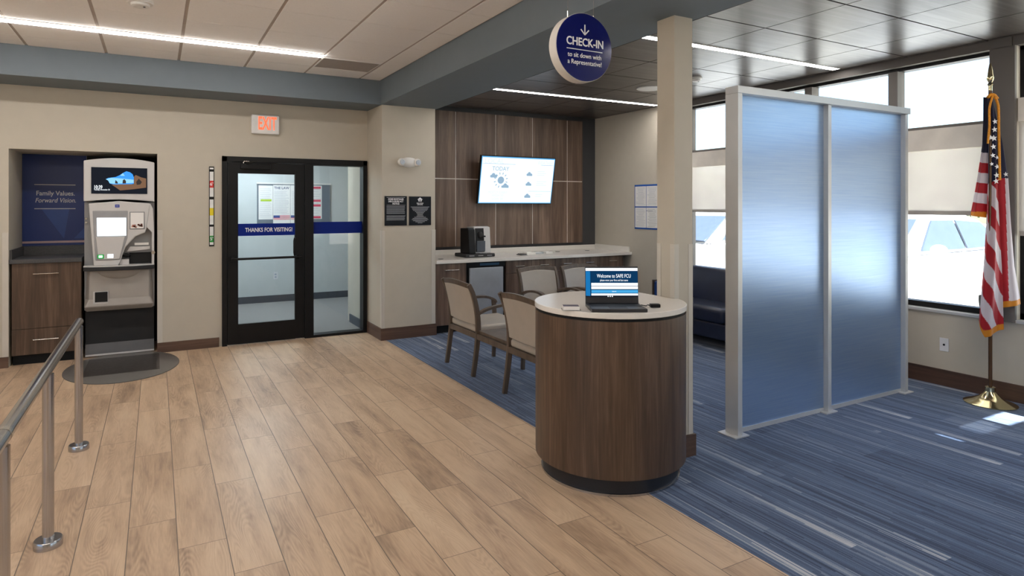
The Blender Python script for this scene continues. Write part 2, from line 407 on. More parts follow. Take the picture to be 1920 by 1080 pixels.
window(2, W2[0], W2[1], [1.2, 0, -1.2, -2.4], 'large window right of the taupe post')
def roller(y0, y1, zb, label, zt=2.27, group=None):
    r = thing('roller_shade', (WX+.03, (y0+y1)/2, zt), label, 'window shade', group)
    b = MB(); b.box(WX+.002, WX+.046, y0, y1, zt-.19, zt); b.build('fascia', mat('shade_fascia', srgb(236, 229, 220), .7), r)
    b = MB(); b.box(WX+.022, WX+.024, y0, y1, zb+.03, zt-.17); b.build('fabric', M_shade, r)
    b = MB(); b.box(WX+.014, WX+.032, y0+.01, y1-.01, zb, zb+.035); b.build('hem_bar', mat('hem_bar', srgb(176, 170, 164), .5), r)
roller(W1[0]+.01, 3.34, 1.50, 'beige roller shade half lowered left of the taupe post, behind the flag')
roller(-3.592, 2.402, 1.34, 'beige roller shade added to cut the sun in the window right of the taupe post', 2.45)  # added to cut the sun patch on the carpet short
roller(3.36, 6.27, 1.50, 'wide beige roller shade half lowered in window behind the blue partition')
# baseboards
b = MB(); b.box(-5, NX0-.0, DY-.018, DY, 0, .105); b.box(NX1, DX0-.03, DY-.018, DY, 0, .105); S(b.build('baseboard_back', M_base))
b = MB(); b.box(2.308, 3.014, PY-.016, PY, 0, .138); S(b.build('baseboard_pier', M_base))
b = MB(); b.box(2.308, 2.325, PY, DY-.02, 0, .138); S(b.build('baseboard_pierside', M_basey))
b = MB(); b.box(WX-.016, WX, -4, 7.05, 0, .14); S(b.build('baseboard_right', M_basey))
# corner guards
def guard(n, boxes):
    b = MB()
    for q in boxes: b.box(*q)
    S(b.build('trim_%d' % n, M_guard, bevel=.001))
guard(3, [(2.321, 2.36, PY-.004, PY, .14, 1.29), (2.321, 2.325, PY-.004, PY+.06, .14, 1.29)])
guard(4, [(2.95, 3.004, PY-.004, PY, .14, 1.29), (3.0, 3.004, PY-.004, PY+.05, .14, 1.29)])
guard(5, [(NX0-.05, NX0, DY-.004, DY, .105, 1.32)])
guard(6, [(NX1, NX1+.05, DY-.004, DY, .105, 1.32)])
# column
KX0, KX1, KY0, KY1 = 2.832, 2.985, 2.89, 3.042
b = MB(); b.box(KX0, KX1, KY0, KY1, 0, BZ+.01); S(b.build('trim_7', M_wall), 'square beige column behind the podium')
b = MB(); b.box(KX0-.0, KX1+.018, KY0-.016, KY0, 0, .135); b.box(KX1, KX1+.018, KY0, KY1+.01, 0, .135); S(b.build('baseboard_column', M_base))
g = .003
guard(8, [(KX0-g, KX0+.035, KY0-g, KY0, .135, 1.34), (KX0-g, KX0, KY0-g, KY0+.035, .135, 1.34), (KX1-.035, KX1+g, KY0-g, KY0, .135, 1.34),
          (KX1, KX1+g, KY0-g, KY0+.035, .135, 1.34), (KX0-g, KX0, KY1-.035, KY1, .135, 1.34)])
# beams
b = MB(); b.box(2.31, 3.02, -4, PY+.02, BZ, 3.25); S(b.build('trim_beam', M_beam), 'slate beam running along the carpet edge')
b = MB(); b.box(-5, 2.31, PY, DY+.05, BZ, 3.25); S(b.build('trim_soffit', M_beam), 'slate soffit above the door wall')
b = MB(); b.box(2.31, 3.02, PY+.02, 8.0, BZ, 3.25); S(b.build('trim_12', M_beam))
# tile ceiling
LX = [2.06-.62*k for k in range(12)]; rows = []
y = 4.30
ys = [4.30+.605*k for k in range(-14, 4)] + [6.245, 6.72]
bt = MB(); bt.box(-5, 2.31, -4, PY, CZ+.006, 3.25); gr = bt.build('ceiling', M_grid); S(gr)
bt = MB(); xs = sorted([2.31]+LX+[-5.2])
yy = sorted(ys+[PY+.0, -4.2])
SLOT = [(6.105, 6.245), (2.485, 2.625), (-1.145, -1.005)]
for i in range(len(xs)-1):
    for j in range(len(yy)-1):
        a0, a1 = yy[j], yy[j+1]
        if a1-a0 < .02: continue
        x1e = xs[i+1]
        segs = [(a0, a1)]
        for s0, s1 in SLOT:
            if not (xs[i] >= 1.43): 
                ns = []
                for p, q in segs:
                    if s1 <= p or s0 >= q: ns.append((p, q)); continue
                    if s0 > p+.02: ns.append((p, s0))
                    if s1 < q-.02: ns.append((s1, q))
                segs = ns
        for p, q in segs: bt.box(xs[i]+.013, x1e-.013, p+.003, q-.003, CZ, CZ+.007)
S(bt.build('ceiling_tile', M_tile, bevel=.0), 'white acoustic ceiling tiles')
# wood ceiling
bt = MB(); bt.box(3.02, 6.2, -4, BY, WZ+.02, 3.25); S(bt.build('ceiling_backing', M_void))
bt = MB(); wx = [3.05]+[3.48+.633*k for k in range(4)]+[6.01, WX-.01]
wy = sorted([3.235+.643*k for k in range(-11, 8)]+[-4, BY-.03])
for i in range(len(wx)-1):
    for j in range(len(wy)-1):
        if wy[j+1]-wy[j] < .02: continue
        bt.box(wx[i]+.0045, wx[i+1]-.0045, wy[j]+.007, wy[j+1]-.007, WZ, WZ+.019)
S(bt.build('ceiling_wood', M_ceilw), 'dark wood ceiling panels')
b = MB(); b.box(3.02, 3.045, -4, BY, WZ-.012, WZ+.02); S(b.build('trim_9', M_alu))
def strip(x0, x1, yc, z, w, label, grp=None):
    drop = .018 if w < .068 else .006
    t = thing('linear_light', ((x0+x1)/2, yc, z), label, 'ceiling light', grp)
    b = MB(); b.box(x0, x1, yc-w/2-.008, yc-w/2, z-.006, z+.004); b.box(x0, x1, yc+w/2, yc+w/2+.008, z-.006, z+.004)
    b.box(x0-.008, x0, yc-w/2-.008, yc+w/2+.008, z-.006, z+.004); b.box(x1, x1+.008, yc-w/2-.008, yc+w/2+.008, z-.006, z+.004)
    b.build('housing', M_white, t)
    b = MB(); b.box(x0, x1, yc-w/2, yc+w/2, z-drop, z+.004); b.build('diffuser', M_strip, t)
strip(-4.6, 1.425, 6.175, CZ, .065, 'long glowing strip light in the white tile ceiling')
strip(-4.6, 1.425, 2.555, CZ, .065, 'strip light in the tile ceiling above the steel railing')
strip(-4.6, 1.425, -1.075, CZ, .065, 'strip light in the tile ceiling at the far front of the lobby')
strip(3.1, 5.96, 6.42, WZ, .070, 'glowing strip light in the dark wood ceiling near the panelled wall')
strip(3.1, 5.96, 3.86, WZ, .070, 'glowing strip light in the dark wood ceiling right of the column')
strip(3.1, 5.96, 1.3, WZ, .085, 'strip light in the dark wood ceiling over the open carpet')

# ------------------------------------------------------------------ vestibule
b = MB(); b.box(-1.2, 4.6, 10.82, 10.95, 0, 2.8); S(b.build('wall_vestibule', M_vest))
b = MB(); b.box(2.33, 4.6, 8.452, 8.6, 0, 2.8); b.box(4.5, 4.6, 8.6, 10.82, 0, 2.8)
S(b.build('wall_vestibule_right', M_wall))
b = MB(); b.box(.111, 2.325, 7.87, 8.46, 2.6, 2.75); b.box(-1.2, 4.6, 8.6, 10.9, 2.6, 2.75); b.box(-1.2, 2.33, 8.46, 8.6, 2.6, 2.75); S(b.build('ceiling_vestibule', M_tile))
b = MB(); b.box(.111, 2.325, 7.9, 8.46, -.1, 0); b.box(-1.2, 4.6, 8.46, 10.9, -.1, 0); S(b.build('floor_vestibule', mat('grey_carpet', srgb(136, 134, 134), .95, var=.25, scale=120, bump=.4)))
b = MB(); b.box(.111, .151, 7.87, 8.46, 0, 2.6); b.box(-1.4, .11, 8.46, 8.5, 0, 2.6); S(b.build('wall_vestibule_left', M_vest))
b = MB(); b.box(-1.2, 4.6, 10.805, 10.82, 0, .11); b.box(2.31, 2.325, 7.9, 8.46, 0, .11); S(b.build('baseboard_vestibule', mat('grey_cove_base', srgb(72, 76, 84), .6)))
w3 = struct('window_3', (-1.2, 9.65, 0), 'outer glass of the vestibule')
b = MB(); b.box(-1.25, -1.17, 8.5, 10.82, 0, .08); b.box(-1.25, -1.17, 8.5, 10.82, 2.4, 2.6); b.box(-1.25, -1.17, 9.6, 9.68, 0, 2.5); b.build('window_frame', M_black, w3)
b = MB(); b.box(-1.215, -1.205, 8.5, 10.82, .05, 2.42); b.build('pane', M_glass, w3)
t = thing('added_panel_light', (1.3, 9.6, 2.59), 'added panel light out of view in the vestibule ceiling', 'ceiling light')  # unseen lamp added to brighten the vestibule
b = MB(); b.box(1.0, 1.6, 9.0, 10.2, 2.585, 2.599); b.build('diffuser', emis('added_panel_lens', (.84, .93, 1, 1), 22), t)

# poster board in the vestibule
pb = thing('notice_board', (2.0, 10.8, 1.6), 'grey framed notice board of labor law posters beyond the glass door', 'notice board')
b = MB(); b.box(1.44, 2.62, 10.795, 10.818, 1.22, 1.95); b.build('board', mat('grey_felt', srgb(112, 120, 130), .9), pb)
b = MB(); b.box(1.43, 2.63, 10.785, 10.80, 1.94, 1.965); b.build('rail', M_white, pb)
def sheet(x0, x1, z0, z1, y=10.79):
    b = MB(); b.box(x0, x1, y-.002, y+.003, z0, z1); return b.build('poster', M_cards, pb)
s1 = sheet(1.46, 1.68, 1.36, 1.915); s2 = sheet(1.685, 1.955, 1.25, 1.925, 10.788); s3 = sheet(1.96, 2.24, 1.25, 1.925, 10.788); s4 = sheet(2.25, 2.475, 1.36, 1.925)
def lines(par, x0, x1, z0, z1, n, y, m, th=.004, jit=.25, name='print'):
    b = MB()
    for i in range(n):
        z = z1-(z1-z0)*i/max(1, n-1); w = (x1-x0)*(1-jit*random.random())
        b.box(x0, x0+w, y-.001, y, z-th/2, z+th/2)
    return b.build(name, m, par)
M_lt = mat('pale_ink', srgb(170, 176, 190), .7)
lines(s1, 1.48, 1.66, 1.40, 1.86, 16, 10.788, M_lt); lines(s2, 1.70, 1.94, 1.45, 1.82, 18, 10.786, M_lt); lines(s3, 1.98, 2.22, 1.45, 1.82, 18, 10.786, M_lt); lines(s4, 2.26, 2.46, 1.42, 1.86, 12, 10.788, M_lt)
b = MB(); b.box(1.49, 1.66, 10.786, 10.788, 1.655, 1.69); b.build('green_band', mat('lime', srgb(170, 200, 60), .6), s1)
for z in (1.87, 1.65, 1.57, 1.37):
    b = MB(); b.box(2.255, 2.455, 10.786, 10.788, z, z+.038); b.build('red_band', mat('rose', srgb(214, 60, 96), .6), s4)
text('lettering', 'THE LAW', mat('navy_ink', srgb(40, 56, 110), .6), s2, .055, (1.82, 10.785, 1.875), bold=.001)
for sx, pp in ((1.69, s2), (1.965, s3)):
    b = MB(); b.box(sx, sx+.10, 10.784, 10.786, 1.385, 1.425); b.build('blue_patch', mat('flag_blue', srgb(60, 80, 140), .6), pp)
    b = MB()
    for i in range(4): b.box(sx+(.1 if i > 1 else 0), sx+.26, 10.784, 10.786, 1.355+i*.02, 1.364+i*.02)
    b.build('red_stripes', mat('flag_red', srgb(214, 90, 110), .6), pp)
def outlet(loc, wall, label):
    x, y, z = loc; t = thing('wall_outlet', loc, label, 'outlet'); b = MB()
    if wall == 'y': b.box(x-.036, x+.036, y-.006, y, z-.058, z+.058)
    else: b.box(x-.006, x, y-.036, y+.036, z-.058, z+.058)
    b.build('cover_plate', mat('outlet_white', srgb(214, 214, 218), .4), t, bevel=.002)
    for dz in ((-.022, .022) if wall == 'y' else (0,)):
        b = MB()
        if wall == 'y': b.box(x-.015, x+.015, y-.008, y-.006, z+dz-.013, z+dz+.013); b.build('socket', M_lt, t)
        else: b.cyl((x-.009, y, z+dz), (x-.006, y, z+dz), .009); b.build('socket', M_black, t)
outlet((1.727, 10.82, .43), 'y', 'white double outlet low on the vestibule wall')
outlet((WX, 2.937, .36), 'x', 'white wall plate with one round jack below the window')

# ------------------------------------------------------------------ entrance door
d = struct('door_1', (.709, DY, 0), 'black framed glass door with sidelight')
b = MB(); b.box(DX0, .70, DY-.03, DY+.12, 0, DZ); b.box(2.262, DX1, DY-.03, DY+.12, 0, DZ); b.box(DX0, DX1, DY-.03, DY+.12, 2.082, DZ)
b.box(1.555, 1.655, DY-.028, DY+.12, 0, 2.082); b.box(1.655, 2.262, DY-.028, DY+.12, 0, .03); b.box(1.655, 2.262, DY-.028, DY+.12, 2.07, 2.09)
b.build('door_frame', M_black, d, bevel=.002)
b = MB(); b.box(.705, .816, DY-.015, DY+.03, .01, 2.078); b.box(1.444, 1.552, DY-.015, DY+.03, .01, 2.078)
b.box(.816, 1.444, DY-.015, DY+.03, 1.952, 2.078); b.box(.816, 1.444, DY-.015, DY+.03, .01, .235); leaf = b.build('door_leaf', M_black, d, bevel=.002)
b = MB(); b.box(.81, 1.45, DY+.004, DY+.010, .23, 1.96); b.build('glass', M_dglass, leaf)
b = MB(); b.box(1.65, 2.268, DY+.04, DY+.046, .02, 2.08); b.build('sidelight_glass', M_dglass, d)
b = MB(); b.box(.816, 1.444, DY-.001, DY+.003, 1.237, 1.377); bd = b.build('blue_band', M_band, leaf)
b = MB(); b.box(1.655, 2.262, DY+.035, DY+.039, 1.243, 1.386); b.build('blue_band', M_band, d)
text('lettering', 'THANKS FOR VISITING!', M_wtxt, bd, .066, (1.155, DY-.002, 1.302), bold=.0012, width=.52)
b = MB(); b.box(.735, .775, DY-.07, DY-.015, .955, 1.0); b.box(1.475, 1.515, DY-.07, DY-.015, .955, 1.0); b.cyl((.745, DY-.062, .98), (1.51, DY-.062, .98), .014)
b.build('push_bar', M_black, leaf, smooth=True)
b = MB(); b.tube([(1.44, DY-.015, 1.20), (1.432, DY-.05, 1.195), (1.425, DY-.055, 1.17), (1.425, DY-.055, 1.03), (1.432, DY-.05, 1.0), (1.44, DY-.015, .995)], .011)
b.build('pull_handle', M_black, leaf, smooth=True)
b = MB(); b.box(.84, 1.16, DY-.07, DY-.02, 2.00, 2.06); cl = b.build('door_closer', M_black, leaf, bevel=.006)
b = MB(); b.tube([(.90, DY-.06, 2.065), (.95, DY-.16, 2.07), (1.22, DY-.07, 2.075)], .008, 8); b.build('closer_arm', M_black, cl)
b = MB(); b.tube([(.865, DY-.075, 2.065), (.873, DY-.076, 2.085), (.925, DY-.076, 2.085), (.935, DY-.075, 2.065)], .006, 8); b.build('bracket', M_nickel, cl)

# ------------------------------------------------------------------ signs on the walls
e = thing('exit_sign', (1.1, DY, 2.52), 'white EXIT sign with red letters above the glass door', 'sign')
b = MB(); b.box(.955, 1.258, DY-.055, DY, 2.41, 2.63); b.build('housing', mat('exit_white', srgb(225, 224, 222), .35), e, bevel=.012, seg=3)
text('lettering', 'EXIT', emis('exit_red', (1, .13, .06, 1), 1.6), e, .21, (1.125, DY-.057, 2.525), bold=.004, width=.20)
h = thing('height_strip', (.54, DY, 1.57), 'tall narrow height strip with red yellow and green blocks left of the door', 'height marker')
b = MB(); b.box(.517, .569, DY-.008, DY, 1.13, 2.02); b.build('backing', M_black, h)
def seg(z0, z1, c, n):
    b = MB(); b.box(.524, .562, DY-.011, DY-.008, z0, z1); return b.build(n, mat(n+'_paint', c, .5), h)
M_y = lambda v: 1.58-(v-386.2)*(.543*.4811+7.67*.8767)/1172
for a, c_, n, c in ((314.5, 317.5, 'white_block', (228, 228, 228)), (322, 339, 'white_block', (228, 228, 228)), (339, 352, 'red_block', (214, 52, 44)), (352, 369, 'white_block', (228, 228, 228)), (374, 390, 'white_block', (228, 228, 228)), (390, 404, 'yellow_block', (226, 204, 30)), (404, 421, 'white_block', (228, 228, 228)), (425, 442, 'white_block', (228, 228, 228)), (442, 454, 'green_block', (36, 150, 58)), (454, 459, 'white_block', (228, 228, 228))):
    z1, z0 = M_y(a), M_y(c_)
    s_ = seg(z0, z1, srgb(*c), n)
    if n == 'red_block': text('lettering', "6'", M_wtxt, s_, .05, (.543, DY-.0115, (z0+z1)/2), bold=.001)
    if n == 'green_block': text('lettering', "5'", M_wtxt, s_, .05, (.543, DY-.0115, (z0+z1)/2), bold=.001)
em = thing('emergency_light', (2.645, PY, 2.1), 'white twin head emergency light on the beige pier', 'emergency light')
b = MB(); b.sphere((2.645, PY-.035, 2.10), 1, 28, 14, (.115, .04, .060)); b.build('housing', M_white, em, smooth=True)
for sx in (-1, 1):
    b = MB(); b.sphere((2.645+sx*.10, PY-.06, 2.10), 1, 20, 12, (.046, .04, .046)); hd = b.build('lamp_head', M_white, em, smooth=True)
    b = MB(); b.cyl((2.645+sx*.10, PY-.10, 2.10), (2.645+sx*.10, PY-.09, 2.10), .03, 20); b.build('lens', mat('lens_grey', srgb(190, 192, 196), .15, .6), hd)
def placard(x0, x1, z0, z1, label):
    p = thing('placard', ((x0+x1)/2, PY, (z0+z1)/2), label, 'sign')
    b = MB(); b.box(x0, x1, PY-.008, PY, z0, z1); b.build('plate', M_placard, p); return p
p1 = placard(2.357, 2.632, 1.347, 1.697, 'black placard headed HOME MORTGAGE DISCLOSURE ACT NOTICE, left of the pair on the pier')
yf = PY-.0085
for i, s_ in enumerate(('HOME MORTGAGE', 'DISCLOSURE ACT', 'NOTICE')): text('lettering', s_, M_wtxt, p1, .027, (2.494, yf, 1.660-i*.0265), bold=.0008, width=(.19, .185, .085)[i])
b = MB()
b.box(2.38, 2.61, yf-.001, yf, 1.6795, 1.6815); b.box(2.38, 2.61, yf-.001, yf, 1.588, 1.590); b.build('rule', M_wtxt, p1)
lines(p1, 2.378, 2.612, 1.492, 1.572, 6, yf, mat('grey_print', srgb(150, 154, 160), .5), .006, .05); lines(p1, 2.378, 2.612, 1.415, 1.462, 4, yf, MATS['grey_print'], .006, .05)
p2 = placard(2.660, 2.943, 1.347, 1.695, 'black placard with white house emblem and centred text, right of the pair on the pier')
cx = 2.80
b = MB()
b.prism([(cx-.03, 1.662), (cx, 1.684), (cx+.03, 1.662), (cx+.03, 1.655), (cx+.022, 1.655), (cx+.022, 1.635), (cx-.022, 1.635), (cx-.022, 1.655), (cx-.03, 1.655)], yf-.001, yf)
b.build('house_emblem', M_wtxt, p2)
b = MB(); b.box(cx-.011, cx+.011, yf-.0016, yf-.001, 1.650, 1.655); b.box(cx-.011, cx+.011, yf-.0016, yf-.001, 1.641, 1.646); b.build('emblem_bars', M_placard, p2)
text('lettering', 'EQUAL HOUSING', M_wtxt, p2, .017, (cx, yf, 1.613), width=.085, bold=.0003); text('lettering', 'LENDER', M_wtxt, p2, .017, (cx, yf, 1.596), width=.07, bold=.0003)
b = MB()
for i, w in enumerate((.24, .21, .20, .18, .13, .10, .08, .07, .09, .15, .19, .21, .18, .12, .06)):
    b.box(cx-w/2, cx+w/2, yf-.001, yf, 1.568-i*.0138-.003, 1.568-i*.0138+.003)
b.build('print', MATS['grey_print'], p2)
# papers in a blue frame on the right wall
pf = thing('notice_display', (WX, 6.7, 1.57), 'blue edged frame holding four printed notices on the beige side wall', 'notice')
fx = WX-.008; Y0, Y1, Z0, Z1 = 6.50, 6.99, 1.25, 1.885
b = MB(); b.box(fx, WX, Y0, Y1, Z0, Z1); b.build('frame', mat('blue_frame', srgb(24, 84, 168), .4), pf)
for iy in (0, 1):
    for iz in (0, 1):
        y0 = Y0+.012+iy*.236; z0 = Z0+.022+iz*.302
        b = MB(); b.box(fx-.002, fx, y0, y0+.228, z0, z0+.285); q = b.build('paper', M_cards, pf)
        b = MB()
        for k in range(13):
            yy0 = y0+.02+random.random()*.04; b.box(fx-.003, fx-.002, yy0, y0+.21-random.random()*.05, z0+.02+k*.02, z0+.024+k*.02)
        if iz == 0 and iy == 0: b.box(fx-.003, fx-.002, y0+.1, y0+.225, z0+.235, z0+.245)
        b.build('print', M_lt if (iz or iy) else MATS['grey_print'], q)

# ------------------------------------------------------------------ ceiling bits
def detector(x, y, z, r, label, grp=None):
    t = thing('smoke_detector', (x, y, z), label, 'smoke detector', grp)
    b = MB(); b.lathe([(r, 0), (r, -.012), (r*.96, -.018)], (x, y), 32, z); b.build('base', M_white, t, smooth=True)
    b = MB(); b.lathe([(r*.72, -.018), (r*.7, -.035), (r*.5, -.043), (r*.48, -.043)], (x, y), 32, z); b.build('cap', M_white, t, smooth=True)
    b = MB(); b.cyl((x+r*.3, y-r*.3, z-.046), (x+r*.3, y-r*.3, z-.03), .008); b.build('indicator', M_black, t)
detector(-.10, 5.18, CZ, .085, 'round white smoke detector on the tile ceiling by the long strip light')
detector(5.05, 4.84, WZ, .065, 'small white smoke detector on the dark wood ceiling right of the column')
t = thing('ceiling_speaker', (5.03, 5.53, WZ), 'round white speaker grille in the dark wood ceiling left of the column', 'speaker')
b = MB(); b.lathe([(.15, 0), (.15, -.008), (.14, -.012)], (5.03, 5.53), 40, WZ); b.build('rim', M_white, t, smooth=True)
b = MB(); b.lathe([(.138, -.011), (.13, -.014), (.12, -.014)], (5.03, 5.53), 40, WZ); b.build('grille', M_white, t, smooth=True)
t = thing('ceiling_vent', (1.745, 6.42, CZ), 'perforated grey air vent square in the tile ceiling corner', 'vent')
b = MB(); b.box(1.46, 2.03, 6.26, 6.70, CZ-.004, CZ); b.build('face', mat('vent_grey', srgb(168, 160, 153), .8, var=.3, scale=300), t)
b = MB(); b.box(1.452, 2.038, 6.252, 6.26, CZ-.007, CZ+.002); b.box(1.452, 2.038, 6.70, 6.708, CZ-.007, CZ+.002); b.box(1.452, 1.46, 6.26, 6.70, CZ-.007, CZ+.002); b.box(2.03, 2.038, 6.26, 6.70, CZ-.007, CZ+.002); b.build('frame', M_white, t)

# ------------------------------------------------------------------ hanging check-in sign
sx, sy, sz, sr = 2.074, 2.8, 2.455, .189
t = thing('hanging_sign', (sx, sy+.03, sz), 'round blue CHECK-IN sign hanging from the ceiling above the podium', 'sign')
def disc(bm, x, z, r, y0, y1, n=64):
    bm.loft([[(x+r*math.cos(2*PI*k/n), y0, z+r*math.sin(2*PI*k/n)) for k in range(n)], [(x+r*math.cos(2*PI*k/n), y1, z+r*math.sin(2*PI*k/n)) for k in range(n)]])
b = MB(); disc(b, sx, sz, sr, sy, sy+.068); b.build('drum', mat('sign_edge', srgb(206, 200, 192), .4), t, smooth=True)
b = MB(); disc(b, sx, sz, sr-.0025, sy-.003, sy); b.build('face', M_navyd, t, smooth=True)
fy = sy-.0035
b = MB()
for pts in ([(sx, sz+.125), (sx, sz+.070)], [(sx-.027, sz+.097), (sx, sz+.069), (sx+.027, sz+.097)]):
    for (xa, za), (xb, zb) in zip(pts, pts[1:]):
        b.tube([(xa, fy, za), (xb, fy, zb)], 1, sec=(.0065, .002), up=(0, 1, 0))
b.build('arrow', M_wtxt, t)
text('lettering', 'CHECK-IN', M_wtxt, t, .062, (sx+.003, fy, sz+.025), bold=.0012, width=.250)
b = MB(); b.box(sx-.121, sx+.121, fy-.001, fy+.001, sz-.018, sz-.014); b.build('rule', M_wtxt, t)
text('lettering', 'to sit down with', M_wtxt, t, .037, (sx, fy, sz-.048), bold=.0001, width=.228)
text('lettering', 'a Representative!', M_wtxt, t, .037, (sx+.001, fy, sz-.086), bold=.0001, width=.230)
for dx in (-.088, .088):
    xx = sx+dx
    b = MB(); b.cyl((xx, sy+.034, sz+.16), (xx, sy+.034, CZ), .0013, 6); b.build('cable', M_steel, t)
    zt = sz+math.sqrt(sr*sr-dx*dx); b = MB(); b.cyl((xx, sy+.034, zt-.01), (xx, sy+.034, zt+.03), .005, 10); b.build('clip', M_nickel, t)

# ------------------------------------------------------------------ podium
px, py, pr = 2.418, 3.013, .453
t = thing('check_in_podium', (px, py, 0), 'round walnut check-in podium with white stone top and black kick base', 'podium')
def clipdisc(bm, prof, n=240, lim=KX0-.006):
    # the round outline is scribed around the column corner
    def pt(r, k, z):
        x, y = px+r*math.cos(2*PI*k/n), py+r*math.sin(2*PI*k/n)
        return (lim, y, z) if (x > lim and y > KY0-.012) else (x, y, z)
    bm.loft([[pt(r, k, z) for k in range(n)] for r, z in prof])
b = MB(); clipdisc(b, [(.448, .101), (.449, .955)]); b.build('body', M_wal, t, smooth=True)
b = MB(); clipdisc(b, [(.441, .955), (.441, .972)]); b.build('shadow_gap', M_void, t, smooth=True)
b = MB(); clipdisc(b, [(.450, .971), (pr, .974), (pr, 1.000), (pr-.003, 1.003)]); b.build('top', M_quartz, t, smooth=True)
b = MB(); b.lathe([(.405, .006), (.405, .101)], (px, py), 96); b.build('kick_base', M_rubber, t, smooth=True)
b = MB(); b.lathe([(.413, .0), (.413, .012), (.405, .014)], (px, py), 96); b.build('kick_trim', M_steel, t, smooth=True)
b = MB(); b.box(.0, .001, 0, .001, 0, .001); b.bm.free()
b = MB(); an = math.radians(-123)
sxm, sym = px+.4495*math.cos(an), py+.4495*math.sin(an)

# laptop: faces back towards the viewer, turned with the podium
F = Vector((.4811, .8767, 0)); R = Vector((.8767, -.4811, 0)); U = Vector((0, 0, 1))
lap = thing('laptop', (2.30, 2.86, 1.003), 'open black laptop showing Welcome to SAFE FCU on the podium', 'laptop')
def fr(org, a, c, z): return Vector(org)+R*a+F*c+U*z
O = Vector((0, 0, 0))+R*.0
def at(u, d): return F*d+R*((u-936)/1172*d)
fl, frr = at(1101, 3.385), at(1215, 3.385)
bl, brr = at(1101, 3.60), at(1206, 3.60)
zb = 1.0035
W_ = .305
def quadslab(p, z0, z1, m, name, parent, bevel=.003):
    b = MB(); b.hexa([(q.x, q.y, z0) for q in p]+[(q.x, q.y, z1) for q in p]); return b.build(name, m, parent, bevel=bevel)
c0 = at(1162, 3.385); c1 = c0+F*.215-R*.004
quad = [c0-R*W_/2, c0+R*W_/2, c1+R*W_/2, c1-R*W_/2]
base = quadslab(quad, zb, zb+.019, M_laptop, 'laptop_base', lap, .004)
kb = [c0-R*.14+F*.09, c0+R*.14+F*.09, c0+R*.14+F*.195, c0-R*.14+F*.195]
quadslab(kb, zb+.019, zb+.0205, M_black, 'keyboard', base, 0)
tp = [c0-R*.05+F*.012, c0+R*.05+F*.012, c0+R*.05+F*.078, c0-R*.05+F*.078]
quadslab(tp, zb+.019, zb+.0195, M_charp, 'touchpad', base, 0)
# lid
hin = c1-F*.01+R*.0; tilt = .10; LH = .215
def lid(a, s, off=0):   # a across, s up the lid, off towards the viewer
    q = hin+R*a+F*(tilt*s)+U*(zb+.012+s); n = (F*-1+U*tilt).normalized(); return q+n*off
def slab(a0, a1, s0, s1, o0, o1, m, name, parent, bevel=0):
    b = MB(); b.hexa([lid(a0, s0, o0), lid(a1, s0, o0), lid(a1, s1, o0), lid(a0, s1, o0), lid(a0, s0, o1), lid(a1, s0, o1), lid(a1, s1, o1), lid(a0, s1, o1)])
    return b.build(name, m, parent, bevel=bevel)
ld = slab(-W_/2, W_/2, 0, LH, -.008, 0, M_laptop, 'lid', lap, .003)
E_navy = emis('screen_navy', (.004, .035, .10, 1), 1.0); E_blue = emis('screen_blue', (.01, .16, .42, 1), 1.0); E_cy = emis('screen_sky', (.06, .36, .70, 1), 1.0); E_wh = emis('screen_white', (.92, .96, 1, 1), 1.1)
E_blk = emis('screen_dark', (.012, .014, .02, 1), 1.0)
scn = slab(-.150, .150, .040, .206, 0, .0006, E_navy, 'screen', ld)
k0 = .0006; k1 = .0012
slab(-.150, .150, .190, .206, k0, k1, E_wh, 'browser_bar', scn)
slab(-.150, -.124, .047, .188, k0, k1, E_blue, 'side_panel', scn)
slab(-.118, .150, .105, .121, k0, k1, E_wh, 'entry_field', scn); slab(-.118, .150, .086, .102, k0, k1, E_wh, 'entry_field', scn)
slab(-.118, .150, .064, .081, k0, k1, E_cy, 'button', scn); slab(-.118, .150, .050, .061, k0, k1, E_wh, 'entry_field', scn)
slab(-.150, .150, .040, .0495, k0, k1, E_blk, 'task_bar', scn)
nrm = (F*-1+U*tilt).normalized(); upl = (F*tilt+U).normalized()
text('lettering', 'Welcome to SAFE FCU', E_wh, scn, .030, lid(.013, .160, .0014), R, upl, bold=0, width=.195, ext=.0002)
text('lettering', 'please enter your first and last name', E_wh, scn, .016, lid(.013, .136, .0014), R, upl, bold=0, width=.16, ext=.0002)
text('lettering', 'Submit', E_wh, scn, .009, lid(.013, .0725, .0014), R, upl, ext=.0002)
b = MB()
for a in (-.022, -.010, .002): b.hexa([lid(a-.003, .042, k1), lid(a+.003, .042, k1), lid(a+.003, .048, k1), lid(a-.003, .048, k1), lid(a-.003, .042, .0015), lid(a+.003, .042, .0015), lid(a+.003, .048, .0015), lid(a-.003, .048, .0015)])
b.build('app_icons', E_wh, scn)
# card box and charger
cb_ = thing('card_holder', (2.10, 2.90, 1.003), 'clear tray holding a stack of printed cards left of the laptop', 'card holder')
q0 = at(1071, 3.46)
cc = [q0-R*.052-F*.03, q0+R*.052-F*.03, q0+R*.052+F*.05, q0-R*.052+F*.05]
quadslab(cc, 1.0035, 1.007, M_acryl, 'tray', cb_, 0)
cc2 = [q0-R*.045-F*.022, q0+R*.045-F*.022, q0+R*.045+F*.042, q0-R*.045+F*.042]
quadslab(cc2, 1.0075, 1.026, M_cards, 'card_stack', cb_, 0)
cc3 = [q0-R*.044-F*.012, q0+R*.043-F*.016, q0+R*.043+F*.041, q0-R*.044+F*.041]
quadslab(cc3, 1.0265, 1.0275, mat('card_face', srgb(52, 40, 70), .5, var=.6, scale=40), 'printed_card', cb_, 0)
ch = thing('power_adapter', (2.55, 2.80, 1.003), 'black power adapter with coiled cord right of the laptop', 'adapter')
